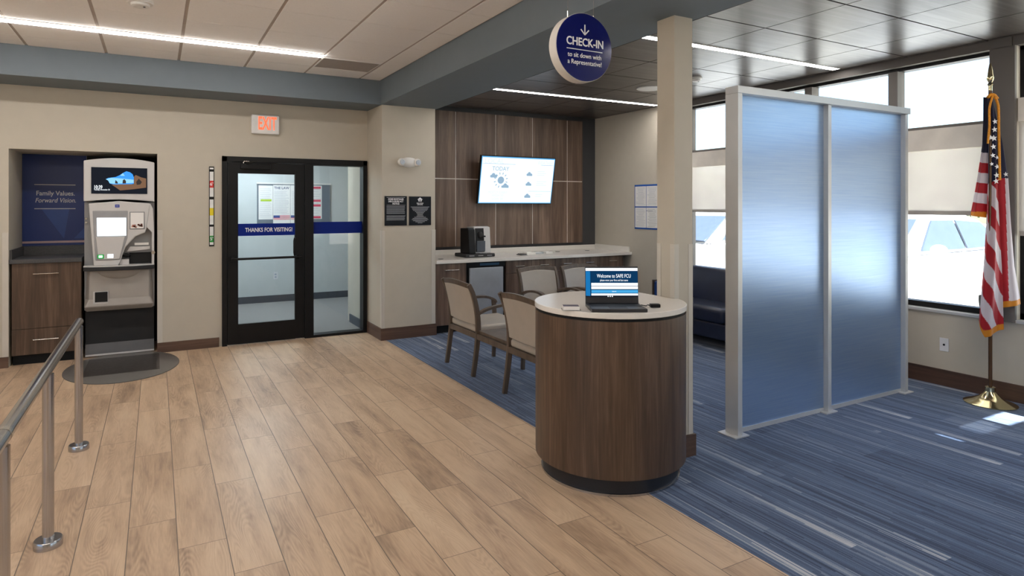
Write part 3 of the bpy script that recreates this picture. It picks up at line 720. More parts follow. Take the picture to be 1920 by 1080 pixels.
q0 = at(1228, 3.56); cc = [q0-R*.028-F*.02, q0+R*.028-F*.02, q0+R*.028+F*.02, q0-R*.028+F*.02]
quadslab(cc, 1.0035, 1.023, M_black, 'adapter_block', ch, .004)
b = MB(); pth = []
for k in range(24):
    a = k/23; q = q0-R*(.02+.07*a)+F*(.03*math.sin(a*9)); pth.append((q.x, q.y, 1.008+.008*math.sin(a*PI)))
b.tube(pth, .0028, 8); b.build('cord', M_black, ch, smooth=True)

# ------------------------------------------------------------------ partition
pt = thing('privacy_partition', (4.55, 3.02, 0), 'tall frosted blue partition with two panels in an aluminium frame', 'partition')
def post(x0, x1, y0, y1, pad):
    b = MB(); b.box(x0, x1, y0, y1, .008, 2.354); p = b.build('post', M_alu, pt, bevel=.002)
    b = MB(); b.box(x0-.05, x1+.045, y0-.022, y1+.022, 0, .009); b.build('foot_plate', M_alu, p, bevel=.001)
post(3.482, 3.525, 2.955, 3.065, 1); post(4.50, 4.54, 2.975, 3.065, 1); post(5.545, 5.585, 2.975, 3.065, 1)
b = MB(); b.box(3.482, 5.585, 2.955, 3.065, 2.355, 2.405); b.build('top_rail', M_alu, pt, bevel=.002)
for x0, x1 in ((3.525, 4.50), (4.54, 5.545)):
    b = MB(); b.box(x0, x1, 3.01, 3.034, 0, .03); b.build('bottom_channel', M_alu, pt)
    b = MB(); b.box(x0+.001, x1-.001, 3.014, 3.026, .022, 2.36); b.build('panel', M_frost, pt)

# ------------------------------------------------------------------ coffee bar
def cabinet(x0, x1, fronts, label, grp='walnut base cabinets under the coffee counter', y0=PY, y1=BY-.01, zt=.868, kick=.10):
    c = thing('base_cabinet', ((x0+x1)/2, y0+.3, 0), label, 'cabinet', grp)
    b = MB(); b.box(x0, x1, y0+.02, y1, kick, zt); b.build('carcass', M_walp, c)
    b = MB(); b.box(x0, x1, y0+.07, y0+.09, 0, kick); b.build('toe_kick', M_void, c)
    for kind, a0, a1, z0, z1, hz in fronts:
        b = MB(); b.box(a0+.002, a1-.002, y0, y0+.019, z0+.002, z1-.002); f = b.build(kind, M_walp, c, bevel=.001)
        if hz:
            m = (a0+a1)/2; w = min(.105, (a1-a0)*.3) if kind == 'door' else min(.07, (a1-a0)*.25)
            w = .1 if (a1-a0) > .38 and len(fronts) < 2 else .068
            b = MB(); b.cyl((m-w, y0-.028, hz), (m+w, y0-.028, hz), .0055, 10)
            for s_ in (-1, 1): b.cyl((m+s_*w*.8, y0-.028, hz), (m+s_*w*.8, y0+.001, hz), .004, 8)
            b.build('handle', M_nickel, f, smooth=True)
    return c
cabinet(3.002, 3.425, [('door', 3.002, 3.425, .10, .866, .785)], 'walnut base cabinet at the left end beside the small fridge')
cabinet(4.0, 4.767, [('drawer', 4.0, 4.39, .70, .866, .79), ('drawer', 4.39, 4.767, .70, .866, .79), ('door', 4.0, 4.39, .10, .70, 0), ('door', 4.39, 4.767, .10, .70, 0)], 'walnut base cabinet directly right of the small fridge')
cabinet(4.767, 5.531, [('drawer', 4.767, 5.141, .70, .866, .79), ('drawer', 5.141, 5.531, .70, .866, .79), ('door', 4.767, 5.141, .10, .70, 0), ('door', 5.141, 5.531, .10, .70, 0)], 'walnut base cabinet in the middle of the counter, second from the side wall')
cabinet(5.531, 5.955, [('drawer', 5.531, 5.955, .70, .866, .795), ('drawer', 5.531, 5.955, .40, .70, .62), ('drawer', 5.531, 5.955, .10, .40, .32)], 'walnut drawer cabinet at the right end by the side wall')
f = thing('mini_fridge', (3.71, 7.4, 0), 'black mini fridge with stainless door under the coffee counter', 'fridge')
b = MB(); b.box(3.43, 3.995, PY+.03, BY-.02, .02, .868); b.build('body', M_black, f)
b = MB(); b.box(3.43, 3.995, PY+.01, PY+.03, .80, .866); b.build('control_strip', M_black, f)
b = MB(); b.box(3.62, 3.90, PY+.005, PY+.01, .82, .85); b.build('display', mat('fridge_display', srgb(60, 90, 120), .2), f)
b = MB(); b.box(3.465, 3.945, PY-.022, PY+.012, .10, .795); b.build('door', mat('fridge_steel', srgb(186, 190, 196), .4, .55), f, bevel=.004)
b = MB(); b.box(3.44, 3.985, PY+.04, PY+.06, 0, .1); b.build('kick_grille', M_void, f)
ct = thing('countertop', (4.5, 7.5, .87), 'white quartz countertop with backsplash of the coffee bar', 'countertop')
b = MB(); b.box(3.002, WX-.001, PY-.045, BY-.001, .869, .91); b.build('slab', M_quartz, ct, bevel=.002)
b = MB(); b.box(3.002, WX-.02, BY-.022, BY-.002, .91, .975); b.build('backsplash', M_quartz, ct, bevel=.001)
b = MB(); b.box(WX-.02, WX-.001, PY-.0, BY-.022, .91, .985); b.build('side_splash', M_quartz, ct, bevel=.001)
for gx, gy in ((5.16, 7.62), (5.68, 7.60), (3.145, 7.26)):
    b = MB(); b.lathe([(.035, 0), (.035, .003), (.03, .004)], (gx, gy), 24, .91); b.build('grommet', M_charp, ct)
# wood wall panels
wp = struct('trim_11', (4.6, BY, 2), 'walnut wall panelling behind the TV')
xs_ = [3.05, 3.648, 4.280, 4.902, 5.527, 5.820]; zs = [1.01, 1.957, 2.898]
for i in range(5):
    for j in range(2):
        b = MB(); b.box(xs_[i]+.006, xs_[i+1]-.006, BY-.030, BY-.012, zs[j]+.006, zs[j+1]-.006); b.build('wall_panel', M_walp, wp)
b = MB()
for x_ in xs_[1:5]: b.box(x_-.009, x_+.009, BY-.024, BY-.001, zs[0]+.009, zs[2]-.009)
b.box(3.06, 5.81, BY-.024, BY-.001, zs[1]-.009, zs[1]+.009); b.build('reveal_strip', mat('pale_reveal', srgb(236, 230, 220), .5), wp)
# TV
tv = thing('wall_television', (4.54, 7.75, 1.95), 'flat television tilted down showing the local weather on the walnut wall', 'television')
TL, TR = 3.933, 5.161; zb0, zt0, yb0, yt0 = 1.611, 2.28, 7.80, 7.672
def tvp(a, s, off=0):      # a 0..1 across, s 0..1 up, off towards the room
    n = Vector((0, -(zt0-zb0), -(yb0-yt0))).normalized()
    return Vector((TL+(TR-TL)*a, yb0+(yt0-yb0)*s, zb0+(zt0-zb0)*s))+n*off
def tvslab(a0, a1, s0, s1, o0, o1, m, name, parent):
    b = MB(); b.hexa([tvp(a0, s0, o0), tvp(a1, s0, o0), tvp(a1, s1, o0), tvp(a0, s1, o0), tvp(a0, s0, o1), tvp(a1, s0, o1), tvp(a1, s1, o1), tvp(a0, s1, o1)])
    return b.build(name, m, parent)
E_tv = emis('tv_white', (.78, .90, 1, 1), 1.15); E_tv2 = emis('tv_blue_edge', (.12, .42, .78, 1), 1.0); E_tv3 = emis('tv_grey_blue', (.30, .44, .58, 1), .95); E_tv4 = emis('tv_pale', (.62, .72, .84, 1), 1.1)
bz = tvslab(0, 1, 0, 1, -.045, 0, M_black, 'bezel', tv)
scr = tvslab(.008, .992, .012, .988, 0, .002, E_tv2, 'screen', tv)
tvslab(.016, .984, .03, .965, .002, .003, E_tv, 'picture', scr)
tvslab(.02, .45, .835, .842, .003, .004, E_tv3, 'rule', scr); tvslab(.80, .98, .835, .842, .003, .004, E_tv3, 'rule', scr); tvslab(.66, .98, .27, .276, .003, .004, E_tv3, 'rule', scr)
updv = (tvp(0, 1)-tvp(0, 0)).normalized()
text('lettering', 'LOCAL', E_tv4, scr, .10, tvp(.17, .89, .0035), (1, 0, 0), updv, width=.30, ext=.0002)
text('lettering', 'WEATHER', E_tv4, scr, .08, tvp(.86, .885, .0035), (1, 0, 0), updv, width=.27, ext=.0002)
text('lettering', 'TODAY', E_tv3, scr, .085, tvp(.26, .735, .0035), (1, 0, 0), updv, width=.27, ext=.0002)
text('lettering', 'MOSTLY SUNNY', E_tv4, scr, .05, tvp(.25, .24, .0035), (1, 0, 0), updv, width=.31, ext=.0002)
text('lettering', 'HIGH 50\nLOW 30', E_tv4, scr, .05, tvp(.25, .14, .0035), (1, 0, 0), updv, ext=.0002)
W = TR-TL; Hh = math.hypot(zt0-zb0, yb0-yt0)
b = MB()
def blob(bm, a, s, rx, n=20, o=.004):
    bm.loft([[tvp(a+rx/W*math.cos(2*PI*k/n), s+rx/Hh*math.sin(2*PI*k/n), o0) for k in range(n)] for o0 in (o-.0008, o)])
blob(b, .275, .50, .052)
for k in range(12):
    an_ = 2*PI*k/12+.25; c_, s_ = math.cos(an_), math.sin(an_)
    pts = []
    for r_, w_ in ((.082, -.006), (.082, .006), (.112, .006), (.112, -.006)):
        pts.append((.275+(r_*c_-w_*s_)/W, .50+(r_*s_+w_*c_)/Hh))
    b.hexa([tvp(a, s, .0032) for a, s in pts]+[tvp(a, s, .004) for a, s in pts])
def cloud(bm, a, s, k=1.0):
    for dx, dz, r in ((-.045, 0, .022), (-.01, .018, .032), (.03, 0, .024)):
        blob(bm, a+dx*k/W, s+dz*k/Hh, r*k, 16, .005)
    p = [(a-.06*k/W, s-.022*k/Hh), (a+.055*k/W, s-.022*k/Hh), (a+.055*k/W, s), (a-.06*k/W, s)]
    bm.hexa([tvp(q[0], q[1], .0042) for q in p]+[tvp(q[0], q[1], .005) for q in p])
b.build('sun_icon', E_tv3, scr)
for q in ((.18, .58, .9), (.345, .37, .9), (.655, .63, .8), (.655, .42, .8), (.655, .16, .85)):
    b = MB(); cloud(b, *q); b.build('cloud_icon', E_tv3, scr)
b = MB()
for a0, a1, s in ((.76, .86, .70), (.76, .88, .66), (.76, .86, .62), (.76, .9, .48), (.76, .86, .44), (.76, .9, .40), (.76, .86, .2), (.76, .84, .16)):
    b.hexa([tvp(a0, s, .0032), tvp(a1, s, .0032), tvp(a1, s+.012, .0032), tvp(a0, s+.012, .0032), tvp(a0, s, .004), tvp(a1, s, .004), tvp(a1, s+.012, .004), tvp(a0, s+.012, .004)])
b.build('forecast_lines', E_tv4, scr)
b = MB(); b.box(4.3, 4.8, 7.82, BY-.036, 1.80, 2.06); b.build('wall_mount', M_black, tv)
# coffee machine
cm = thing('coffee_machine', (3.72, 7.45, .91), 'black and silver pod coffee machine on its black drawer on the counter', 'coffee machine')
dr = MB(); dr.box(3.50, 3.93, 7.27, 7.62, .911, .955); drw = thing('pod_drawer', (3.715, 7.44, .911), 'black pod drawer under the coffee machine', 'drawer')
dr.build('drawer_case', M_charp, drw, bevel=.012, seg=3)
b = MB()
for k in range(3): b.box(3.55+k*.13, 3.62+k*.13, 7.264, 7.27, .926, .938)
b.build('handle_slots', M_silver2, drw)
cm.location = (3.72, 7.45, .956)
b = MB(); b.prism([(7.30, .956), (7.58, .956), (7.58, 1.285), (7.37, 1.29), (7.335, 1.27)], 3.565, 3.66, 'yz'); b.build('water_tank', M_black, cm, bevel=.008)
b = MB(); b.prism([(7.33, .956), (7.58, .956), (7.58, 1.30), (7.42, 1.31), (7.36, 1.30)], 3.66, 3.90, 'yz'); b.build('body', M_silver, cm, bevel=.01)
b = MB(); b.prism([(7.322, .975), (7.34, .975), (7.372, 1.29), (7.354, 1.285)], 3.675, 3.80, 'yz'); b.build('front_recess', M_black, cm)
b = MB(); b.box(3.68, 3.80, 7.305, 7.335, .985, 1.12); b.build('drip_bay', mat('smoke_plastic', srgb(70, 76, 86), .3), cm)
b = MB(); b.sphere((3.745, 7.335, 1.20), .036, 16, 10, (1, .9, 1.3)); b.build('brew_head', M_charp, cm, smooth=True)
b = MB(); b.cyl((3.745, 7.31, 1.185), (3.80, 7.30, 1.18), .01); b.build('lever', M_black, cm)
b = MB(); b.box(3.71, 3.87, 7.29, 7.33, .957, .965); b.build('drip_tray', M_steel, cm)
# trays on the counter
for (x0, x1, y0, y1, h_, m, nm, lab, cat_) in ((4.33, 4.43, 7.27, 7.40, .022, M_charp, 'brochure_stack', 'small dark stack of leaflets on the counter right of the coffee machine', 'leaflets'),
                                 (4.46, 4.60, 7.33, 7.45, .030, M_white, 'acrylic_tray', 'white tray nearest the leaflets on the counter', 'tray'),
                                 (4.63, 4.76, 7.38, 7.50, .024, M_acryl, 'acrylic_tray', 'clear tray between two white trays on the counter', 'tray'),
                                 (4.79, 4.90, 7.36, 7.46, .026, M_white, 'acrylic_tray', 'white tray nearest the grommets on the counter', 'tray')):
    t = thing(nm, ((x0+x1)/2, (y0+y1)/2, .91), lab, cat_)
    if 'tray' in nm:
        b = MB(); b.box(x0, x1, y0, y1, .911, .914); b.box(x0, x1, y0, y0+.003, .914, .911+h_); b.box(x0, x1, y1-.003, y1, .914, .911+h_)
        b.box(x0, x0+.003, y0+.003, y1-.003, .914, .911+h_); b.box(x1-.003, x1, y0+.003, y1-.003, .914, .911+h_); b.build('tray_shell', m, t)
        b = MB(); b.box(x0+.01, x1-.01, y0+.01, y1-.01, .9145, .911+h_*.8); b.build('paper_stack', M_cards, t)
    else:
        for k in range(3):
            b = MB(); b.box(x0+k*.008, x1-k*.006, y0+.004*k, y1-.005*k, .911+k*.006, .9165+k*.006); b.build('leaflet', m if k != 1 else M_silver2, t)

# ------------------------------------------------------------------ chairs
def arc(p0, p1, p2, n=8):
    p0, p1, p2 = map(Vector, (p0, p1, p2))
    return [p0*(1-t)**2+p1*2*t*(1-t)+p2*t*t for t in [i/n for i in range(n+1)]]
def smooth_path(pts, n=6):
    P = [Vector(p) for p in pts]; out = []
    for i in range(len(P)-1):
        a, b_, c_, d_ = P[max(i-1, 0)], P[i], P[i+1], P[min(i+2, len(P)-1)]
        for k in range(n):
            t = k/n; out.append(.5*((2*b_)+(-a+c_)*t+(2*a-5*b_+4*c_-d_)*t*t+(-a+3*b_-3*c_+d_)*t**3))
    out.append(P[-1]); return out
# local frame: faces +x, width along y (0 at left post going to -w), x=0 at the rear foot line
def rear_post(par, y):
    b = MB(); pth = smooth_path([(0, y, 0), (.030, y, .20), (.052, y, .42), (.040, y, .60), (.0, y, .76), (-.045, y, .855)], 5)
    b.tube(pth, 1, sec=[(.032, .048 - .02*abs(i/(len(pth)-1)-.45)) for i in range(len(pth))], up=(1, 0, 0)); return b.build('rear_leg', M_chair, par, bevel=.004)
def front_leg(par, y, top=.60):
    b = MB(); pth = smooth_path([(.535, y, 0), (.545, y, .25), (.545, y, .45), (.535, y, top)], 4)
    b.tube(pth, 1, sec=[(.032, .034+.010*i/(len(pth)-1)) for i in range(len(pth))], up=(1, 0, 0)); return b.build('front_leg', M_chair, par, bevel=.004)
def arm(par, y):
    b = MB(); pth = smooth_path([(.045, y, .575), (.15, y, .615), (.30, y, .638), (.44, y, .634), (.535, y, .60), (.56, y, .565)], 5)
    b.tube(pth, 1, sec=(.046, .026), up=(0, 0, 1)); return b.build('armrest', M_chair, par, bevel=.006)
def backrest(par, yl, yr):
    # curved vinyl pad and wooden crest rail
    b = MB(); n = 10; rings = []
    for s_ in range(9):
        z = .475+(.815-.475)*s_/8; xb = .052-(max(0, z-.42)/.43)**1.6*.085; ring = []
        for k in range(n+1):
            f_ = k/n; y = yl+(yr-yl)*f_; bow = -.022*math.sin(PI*f_); ring.append((xb+bow+.018, y, z+(.018*math.sin(PI*f_) if s_ == 8 else 0)))
        for k in range(n, -1, -1):
            f_ = k/n; y = yl+(yr-yl)*f_; bow = -.022*math.sin(PI*f_); ring.append((xb+bow-.014, y, z+(.018*math.sin(PI*f_) if s_ == 8 else 0)))
        rings.append(ring)
    b.loft(rings); o = b.build('backrest', M_vinyl, par, smooth=True, bevel=.005)
    b = MB(); rings = []
    for k in range(13):
        f_ = k/12; y = yl+(yr-yl)*f_; bow = -.022*math.sin(PI*f_); x = -.034+bow; zt = .858+.022*math.sin(PI*f_); zl = .812+.018*math.sin(PI*f_)
        rings.append([(x+.022, y, zl), (x+.010, y, zt), (x-.016, y, zt), (x-.004, y, zl)])
    b.loft(rings); b.build('crest_rail', M_chair, par, bevel=.003, smooth=True)
def seat(par, yl, yr):
    b = MB(); b.box(.045, .575, min(yl, yr)+.004, max(yl, yr)-.004, .395, .462); b.build('seat', M_vinyl, par, bevel=.022, seg=4, smooth=True)
t = thing('tandem_seating', (2.57, 5.78, 0), 'taupe two-seat wooden tandem with a table between, back turned left of podium', 'seating')
M0 = t
t.location = (0, 0, 0)
w = .595
for k in range(4): rear_post(t, -w*k); front_leg(t, -w*k)
for k in range(4): arm(t, -w*k)
seat(t, -.012, -w+.012); seat(t, -2*w-.012, -3*w+.012)
backrest(t, -.016, -w+.016); backrest(t, -2*w-.016, -3*w+.016)
b = MB(); b.box(.03, .07, -3*w, 0, .345, .395); b.box(.53, .56, -3*w, 0, .345, .395)
for k in range(4): b.box(.06, .54, -w*k-.012, -w*k+.012, .350, .395)
b.build('seat_rails', M_chair, t, bevel=.002)
b = MB(); b.box(.05, .575, -2*w+.014, -w-.014, .396, .425); b.build('table_top', M_chair, t, bevel=.004)
t.location = (2.57, 5.78, 0)
def guest_chair(label):
    t = thing('guest_chair', (0, 0, 0), label, 'chair', 'guest chairs in front of the coffee bar'); w = .50
    for k in (0, 1): rear_post(t, -w*k); front_leg(t, -w*k); arm(t, -w*k)
    seat(t, -.012, -w+.012); backrest(t, -.016, -w+.016)
    b = MB(); b.box(.03, .07, -w, 0, .345, .395); b.box(.53, .56, -w, 0, .345, .395); b.box(.06, .54, -.012, .012, .35, .395); b.box(.06, .54, -w-.012, -w+.012, .35, .395)
    b.build('seat_rails', M_chair, t, bevel=.002); return t
gc = guest_chair('pale vinyl guest chair facing forward, left of the two by the counter')
gc2 = copy_tree(gc); gc2['label'] = 'pale vinyl guest chair partly hidden behind the laptop, right of the two'
for o_, x_ in ((gc, 3.65), (gc2, 4.25)):
    o_.rotation_euler = (0, 0, -PI/2); o_.location = (x_+.50, 6.16, 0)

# ------------------------------------------------------------------ sofa
t = thing('leather_sofa', (5.6, 5.0, 0), 'dark navy leather sofa under the window behind the partition', 'sofa')
b = MB(); b.box(5.36, 5.98, 3.62, 5.78, .12, .30); b.build('base', M_leather, t, bevel=.02)
for y0, y1 in ((3.70, 4.70), (4.71, 5.71)):
    b = MB(); b.box(5.32, 5.80, y0, y1, .30, .47); b.build('seat_cushion', M_leather, t, bevel=.05, seg=5, smooth=True)
    b = MB(); b.prism([(5.72, .44), (5.90, .44), (5.98, .80), (5.94, .84), (5.83, .84), (5.80, .80)], y0, y1, 'xz'); b.build('back_cushion', M_leather, t, bevel=.03, seg=4, smooth=True)
for y0, y1 in ((3.60, 3.70), (5.71, 5.81)):
    b = MB(); b.box(5.35, 5.95, y0, y1, .12, .66); b.build('armrest', mat('blue_leather', srgb(28, 62, 120), .35, bump=.2), t, bevel=.02, seg=3, smooth=True)
    ys_ = y1 if y0 > 5 else y0-.02
    b = MB(); b.box(5.34, 5.95, ys_, ys_+.02, 0, .675); b.build('side_panel', M_chair, t, bevel=.003)
for x in (5.42, 5.92):
    for y in (3.72, 5.66):
        b = MB(); b.box(x-.025, x+.025, y-.025, y+.025, 0, .12); b.build('leg', M_chair, t)

# ------------------------------------------------------------------ handrail
t = thing('queue_railing', (-.445, 3.7, 0), 'brushed steel railing with three posts in the left foreground', 'railing')
for y in (4.87, 3.555, 2.555):
    x = -.44
    b = MB(); b.cyl((x, y, 0), (x, y, .80), .0235, 24); p = b.build('post', M_steel, t, smooth=True)
    b = MB(); b.lathe([(.058, 0), (.058, .030), (.054, .036), (.024, .036)], (x, y), 40); b.build('base_collar', M_steel, p, smooth=True)
b = MB(); b.tube([(-.44, 4.905, .826), (-.44, 4.885, .827), (-.44, 2.56, .827), (-.44, .9, .827)], [.014, .0245, .0245, .0245], 24); b.build('handrail', M_steel, t, smooth=True)
b = MB(); b.cyl((-.44, 2.60, .827), (-.44, 2.57, .827), .0256, 24); b.build('joint_ring', M_nickel, t, smooth=True)

# ------------------------------------------------------------------ teller machine in the niche
cn = thing('niche_cabinet', (-.96, 7.9, 0), 'walnut two-drawer cabinet in the wall niche beside the teller machine', 'cabinet')
b = MB(); b.box(-1.245, -.672, 7.70, 8.34, .10, 1.01); b.build('carcass', M_wal, cn)
b = MB(); b.box(-1.245, -.672, 7.75, 7.77, 0, .10); b.build('toe_kick', M_void, cn)
for z0, z1, hz in ((.363, 1.008, .905), (.105, .358, .25)):
    b = MB(); b.box(-1.243, -.674, 7.68, 7.70, z0, z1); f_ = b.build('drawer', M_wal, cn, bevel=.001)
    b = MB(); b.cyl((-1.07, 7.655, hz), (-.86, 7.655, hz), .006, 10)
    for x in (-1.04, -.89): b.cyl((x, 7.655, hz), (x, 7.681, hz), .004, 8)
    b.build('handle', M_nickel, f_, smooth=True)
ct2 = thing('niche_countertop', (-.96, 7.9, 1.01), 'dark grey countertop with backsplash on the niche cabinet', 'countertop')
b = MB(); b.box(-1.262, -.668, 7.655, 8.35, 1.011, 1.052); b.build('slab', M_grey, ct2, bevel=.002)
b = MB(); b.box(-1.262, -.668, 8.33, 8.35, 1.052, 1.145); b.box(-1.262, -1.245, 7.70, 8.33, 1.052, 1.145); b.build('backsplash', M_grey, ct2)
gp = thing('wall_graphic', (-.96, 8.355, 1.65), 'navy wall graphic reading Family Values. Forward Vision. in the niche', 'wall graphic')
M_nv = mat('graphic_navy', srgb(20, 46, 108), .4, var=.06, scale=1.5); M_nv2 = mat('graphic_navy_pale', srgb(36, 68, 132), .4)
b = MB(); b.box(NX0+.004, -.682, 8.348, 8.355, 1.148, NZ-.002); b.build('panel', M_nv, gp)
b = MB(); b.prism([(-1.10, 1.56), (-.84, 1.56), (-.89, 1.22)], 8.3465, 8.348); b.prism([(-.80, 1.22), (-.684, 1.36), (-.684, 1.22)], 8.3465, 8.348); b.build('facets', M_nv2, gp)
b = MB(); b.box(NX0+.004, -.682, 8.344, 8.348, 1.175, 1.198); b.build('pink_stripe', mat('dusty_pink', srgb(176, 150, 150), .4), gp)
b = MB(); b.box(-1.155, -.785, 8.344, 8.347, 1.808, 1.816); b.box(-1.155, -.785, 8.344, 8.347, 1.546, 1.554); b.build('rule', M_gtxt, gp)
text('lettering', 'Family Values.', M_gtxt, gp, .070, (-.965, 8.3465, 1.717), width=.345, bold=.0006)
text('lettering', 'Forward Vision.', M_gtxt, gp, .070, (-.965, 8.3465, 1.640), width=.365, bold=.0004, shear=.25)
# machine
ma = thing('teller_machine', (-.335, 7.9, 0), 'tall silver interactive teller machine with two lit screens in the wall niche', 'teller machine')
MX0, MX1 = -.650, -.016; mc = (MX0+MX1)/2
def archtop(x0, x1, z0, z1, rise, n=14, bot=0):
    top = [(x0+(x1-x0)*k/n, z1+rise*(1-(2*k/n-1)**2)) for k in range(n+1)]
    bt_ = [(x1+(x0-x1)*k/n, z0+bot*(1-(2*k/n-1)**2)) for k in range(n+1)]
    return bt_+top[::1] if False else top+bt_
b = MB(); b.prism(archtop(MX0, MX1, 1.625, 2.045, .035, bot=.022), 7.64, 8.2); hdm = b.build('head_unit', M_silver, ma, bevel=.008)
b = MB(); b.box(-.584, -.083, 7.634, 7.64, 1.708, 1.980); ds = b.build('display', E_blk, hdm)
yv = 7.6335
def hx(u): return -.653+(u-156)*(.639/134)
def hz_(u, v): return 1.58-(v-386.2)*((hx(u))*.4811+7.634*.8767)/1172
def sp(px_, py_):   # crop pixel to screen point
    u = 160+px_/13.5; v = 300+py_/13.5; return (hx(u), hz_(u, v))
b = MB(); b.prism([sp(*q) for q in ((500, 485), (560, 455), (750, 430), (850, 385), (930, 330), (1020, 285), (1110, 310), (1180, 360), (1210, 440), (1210, 600), (1100, 620), (700, 620), (600, 595), (560, 520))], yv-.0008, yv); b.build('screen_sky', emis('pic_blue', (.05, .30, .85, 1), 1.1), ds)
b = MB(); b.prism([sp(*q) for q in ((500, 485), (640, 450), (900, 470), (1205, 500), (1205, 580), (700, 600), (600, 590), (560, 520))], yv-.0016, yv-.0008); b.prism([sp(*q) for q in ((860, 390), (930, 335), (980, 400), (900, 400))], yv-.0016, yv-.0008); b.build('screen_haze', emis('pic_sky2', (.30, .66, .98, 1), 1.0), ds)
b = MB(); b.prism([sp(*q) for q in ((640, 620), (900, 615), (1210, 610), (1215, 420), (1260, 380), (1400, 440), (1530, 470), (1530, 700), (1200, 740), (860, 770), (760, 700))], yv-.0020, yv-.0010); b.build('screen_sand', emis('pic_sand', (.22, .12, .07, 1), .9), ds)
b = MB(); b.prism([sp(*q) for q in ((1270, 560), (1340, 470), (1420, 560), (1380, 620), (1290, 630))], yv-.0026, yv-.0020); b.prism([sp(*q) for q in ((730, 590), (745, 505), (800, 560), (800, 600))], yv-.0026, yv-.0020); b.prism([sp(*q) for q in ((920, 595), (930, 510), (970, 485), (1010, 530), (1010, 595))], yv-.0026, yv-.0020); b.build('screen_rocks', emis('pic_rock', (.05, .04, .035, 1), .9), ds)
x_, z_ = sp(310, 690); text('lettering', '10:39', E_wh, ds, .052, (x_, yv-.001, z_), bold=.0008, width=.070)
x_, z_ = sp(405, 752); text('lettering', 'Tuesday, November 30', E_wh, ds, .02, (x_, yv-.001, z_), bold=.0003, width=.138)
# back chassis
b = MB(); b.box(MX0, MX1, 7.72, 8.3, .50, 1.62); b.build('chassis', M_silver2, ma)
# fascia (front cover) with cut-outs built as pieces
FY = 7.60
b = MB(); b.prism([(-.605, 1.605), (-.335, 1.632), (-.055, 1.605), (-.09, 1.34), (-.10, 1.30), (-.19, 1.26), (-.28, 1.15), (-.33, 1.0), (-.345, .965), (-.56, .965)], FY, 7.72)
fa = b.build('fascia', M_silver, ma, bevel=.01, seg=3)
b = MB(); b.prism([(-.09, 1.36), (-.055, 1.605), (-.03, 1.55), (-.02, 1.30), (-.02, .96), (-.04, .96), (-.04, 1.30)], FY+.01, 7.72); b.build('fascia_side', M_silver, ma)
b = MB(); b.prism([(-.57, 1.53), (-.26, 1.53), (-.262, 1.25), (-.33, 1.02), (-.545, 1.02)], FY-.006, FY+.02); b.build('screen_surround', mat('grey_recess', srgb(150, 150, 152), .5), fa, bevel=.006)
b = MB(); b.prism([(-.532, 1.458), (-.275, 1.458), (-.275, 1.27), (-.530, 1.27)], FY-.010, FY-.005); b.build('touch_screen', emis('touch_lit', (.86, .93, 1, 1), 1.6), fa)
b = MB(); b.prism([(-.540, 1.262), (-.285, 1.262), (-.335, 1.03), (-.52, 1.03)], FY-.012, FY-.005); b.build('lower_panel', M_silver, fa, bevel=.003)
b = MB(); b.box(-.528, -.470, FY-.016, FY-.011, 1.040, 1.082); b.build('green_reader', mat('green_plastic', srgb(20, 140, 60), .4, emit=.4), fa)
b = MB(); b.box(-.516, -.482, FY-.019, FY-.015, 1.049, 1.073); b.build('green_lamp', emis('green_glow', (.45, 1, .6, 1), 2), fa)
b = MB(); b.box(-.440, -.388, FY-.016, FY-.011, 1.044, 1.082); b.build('white_reader', emis('white_glow', (.85, .9, 1, 1), 1.7), fa)
b = MB(); b.box(-.245, -.105, FY-.006, FY+.002, 1.335, 1.52); b.build('picture_bezel', M_silver2, fa, bevel=.004)
b = MB(); b.box(-.235, -.115, FY-.010, FY-.005, 1.345, 1.51); b.build('picture', M_cards, fa)
b = MB()
for k in range(14):
    x0 = -.228+random.random()*.09; z0 = 1.350+random.random()*.03; b.box(x0, x0+.018, FY-.0115, FY-.0098, z0, z0+.014)
b.build('picture_flowers', mat('terracotta', srgb(170, 110, 96), .6, var=.5, scale=60), fa)
b = MB(); b.box(-.374, -.334, FY-.004, FY+.001, 1.565, 1.595); lg = b.build('logo_plate', mat('logo_blue', srgb(30, 50, 150), .4), fa)
b = MB(); b.box(-.366, -.342, FY-.006, FY-.004, 1.577, 1.583); b.build('logo_mark', M_lt, lg)
# dispenser alcove at right
b = MB(); b.box(-.33, -.04, 7.70, 7.715, .96, 1.34); b.build('alcove_back', mat('alcove_grey', srgb(150, 150, 150), .5), ma)
b = MB(); b.prism([(-.24, 1.15), (-.06, 1.15), (-.06, 1.12), (-.27, 1.10)], 7.66, 7.70); b.build('slot_hood', M_silver, ma)
b = MB(); b.box(-.20, -.07, 7.655, 7.665, 1.165, 1.19); b.build('receipt_slot', M_white, ma)
b = MB(); b.box(-.25, -.045, 7.69, 7.698, .97, 1.085); b.build('dark_well', M_void, ma)
b = MB(); b.box(-.335, -.25, 7.64, 7.70, .965, 1.02); b.build('card_block', M_silver, ma)
b = MB(); b.sphere((-.275, 7.67, 1.06), .03, 16, 10, (1.3, 1, .8)); b.build('handset_knob', M_black, ma, smooth=True)
b = MB(); b.cyl((-.028, 7.60, 1.085), (-.028, 7.615, 1.085), .018, 16); b.build('lock', M_nickel, ma, smooth=True)
for x in (MX0+.018, MX1-.018):
    for z in (1.41, 1.45):
        b = MB(); b.cyl((x, 7.70, z), (x, 7.72, z), .010, 12); b.build('bolt', M_nickel, ma, smooth=True)
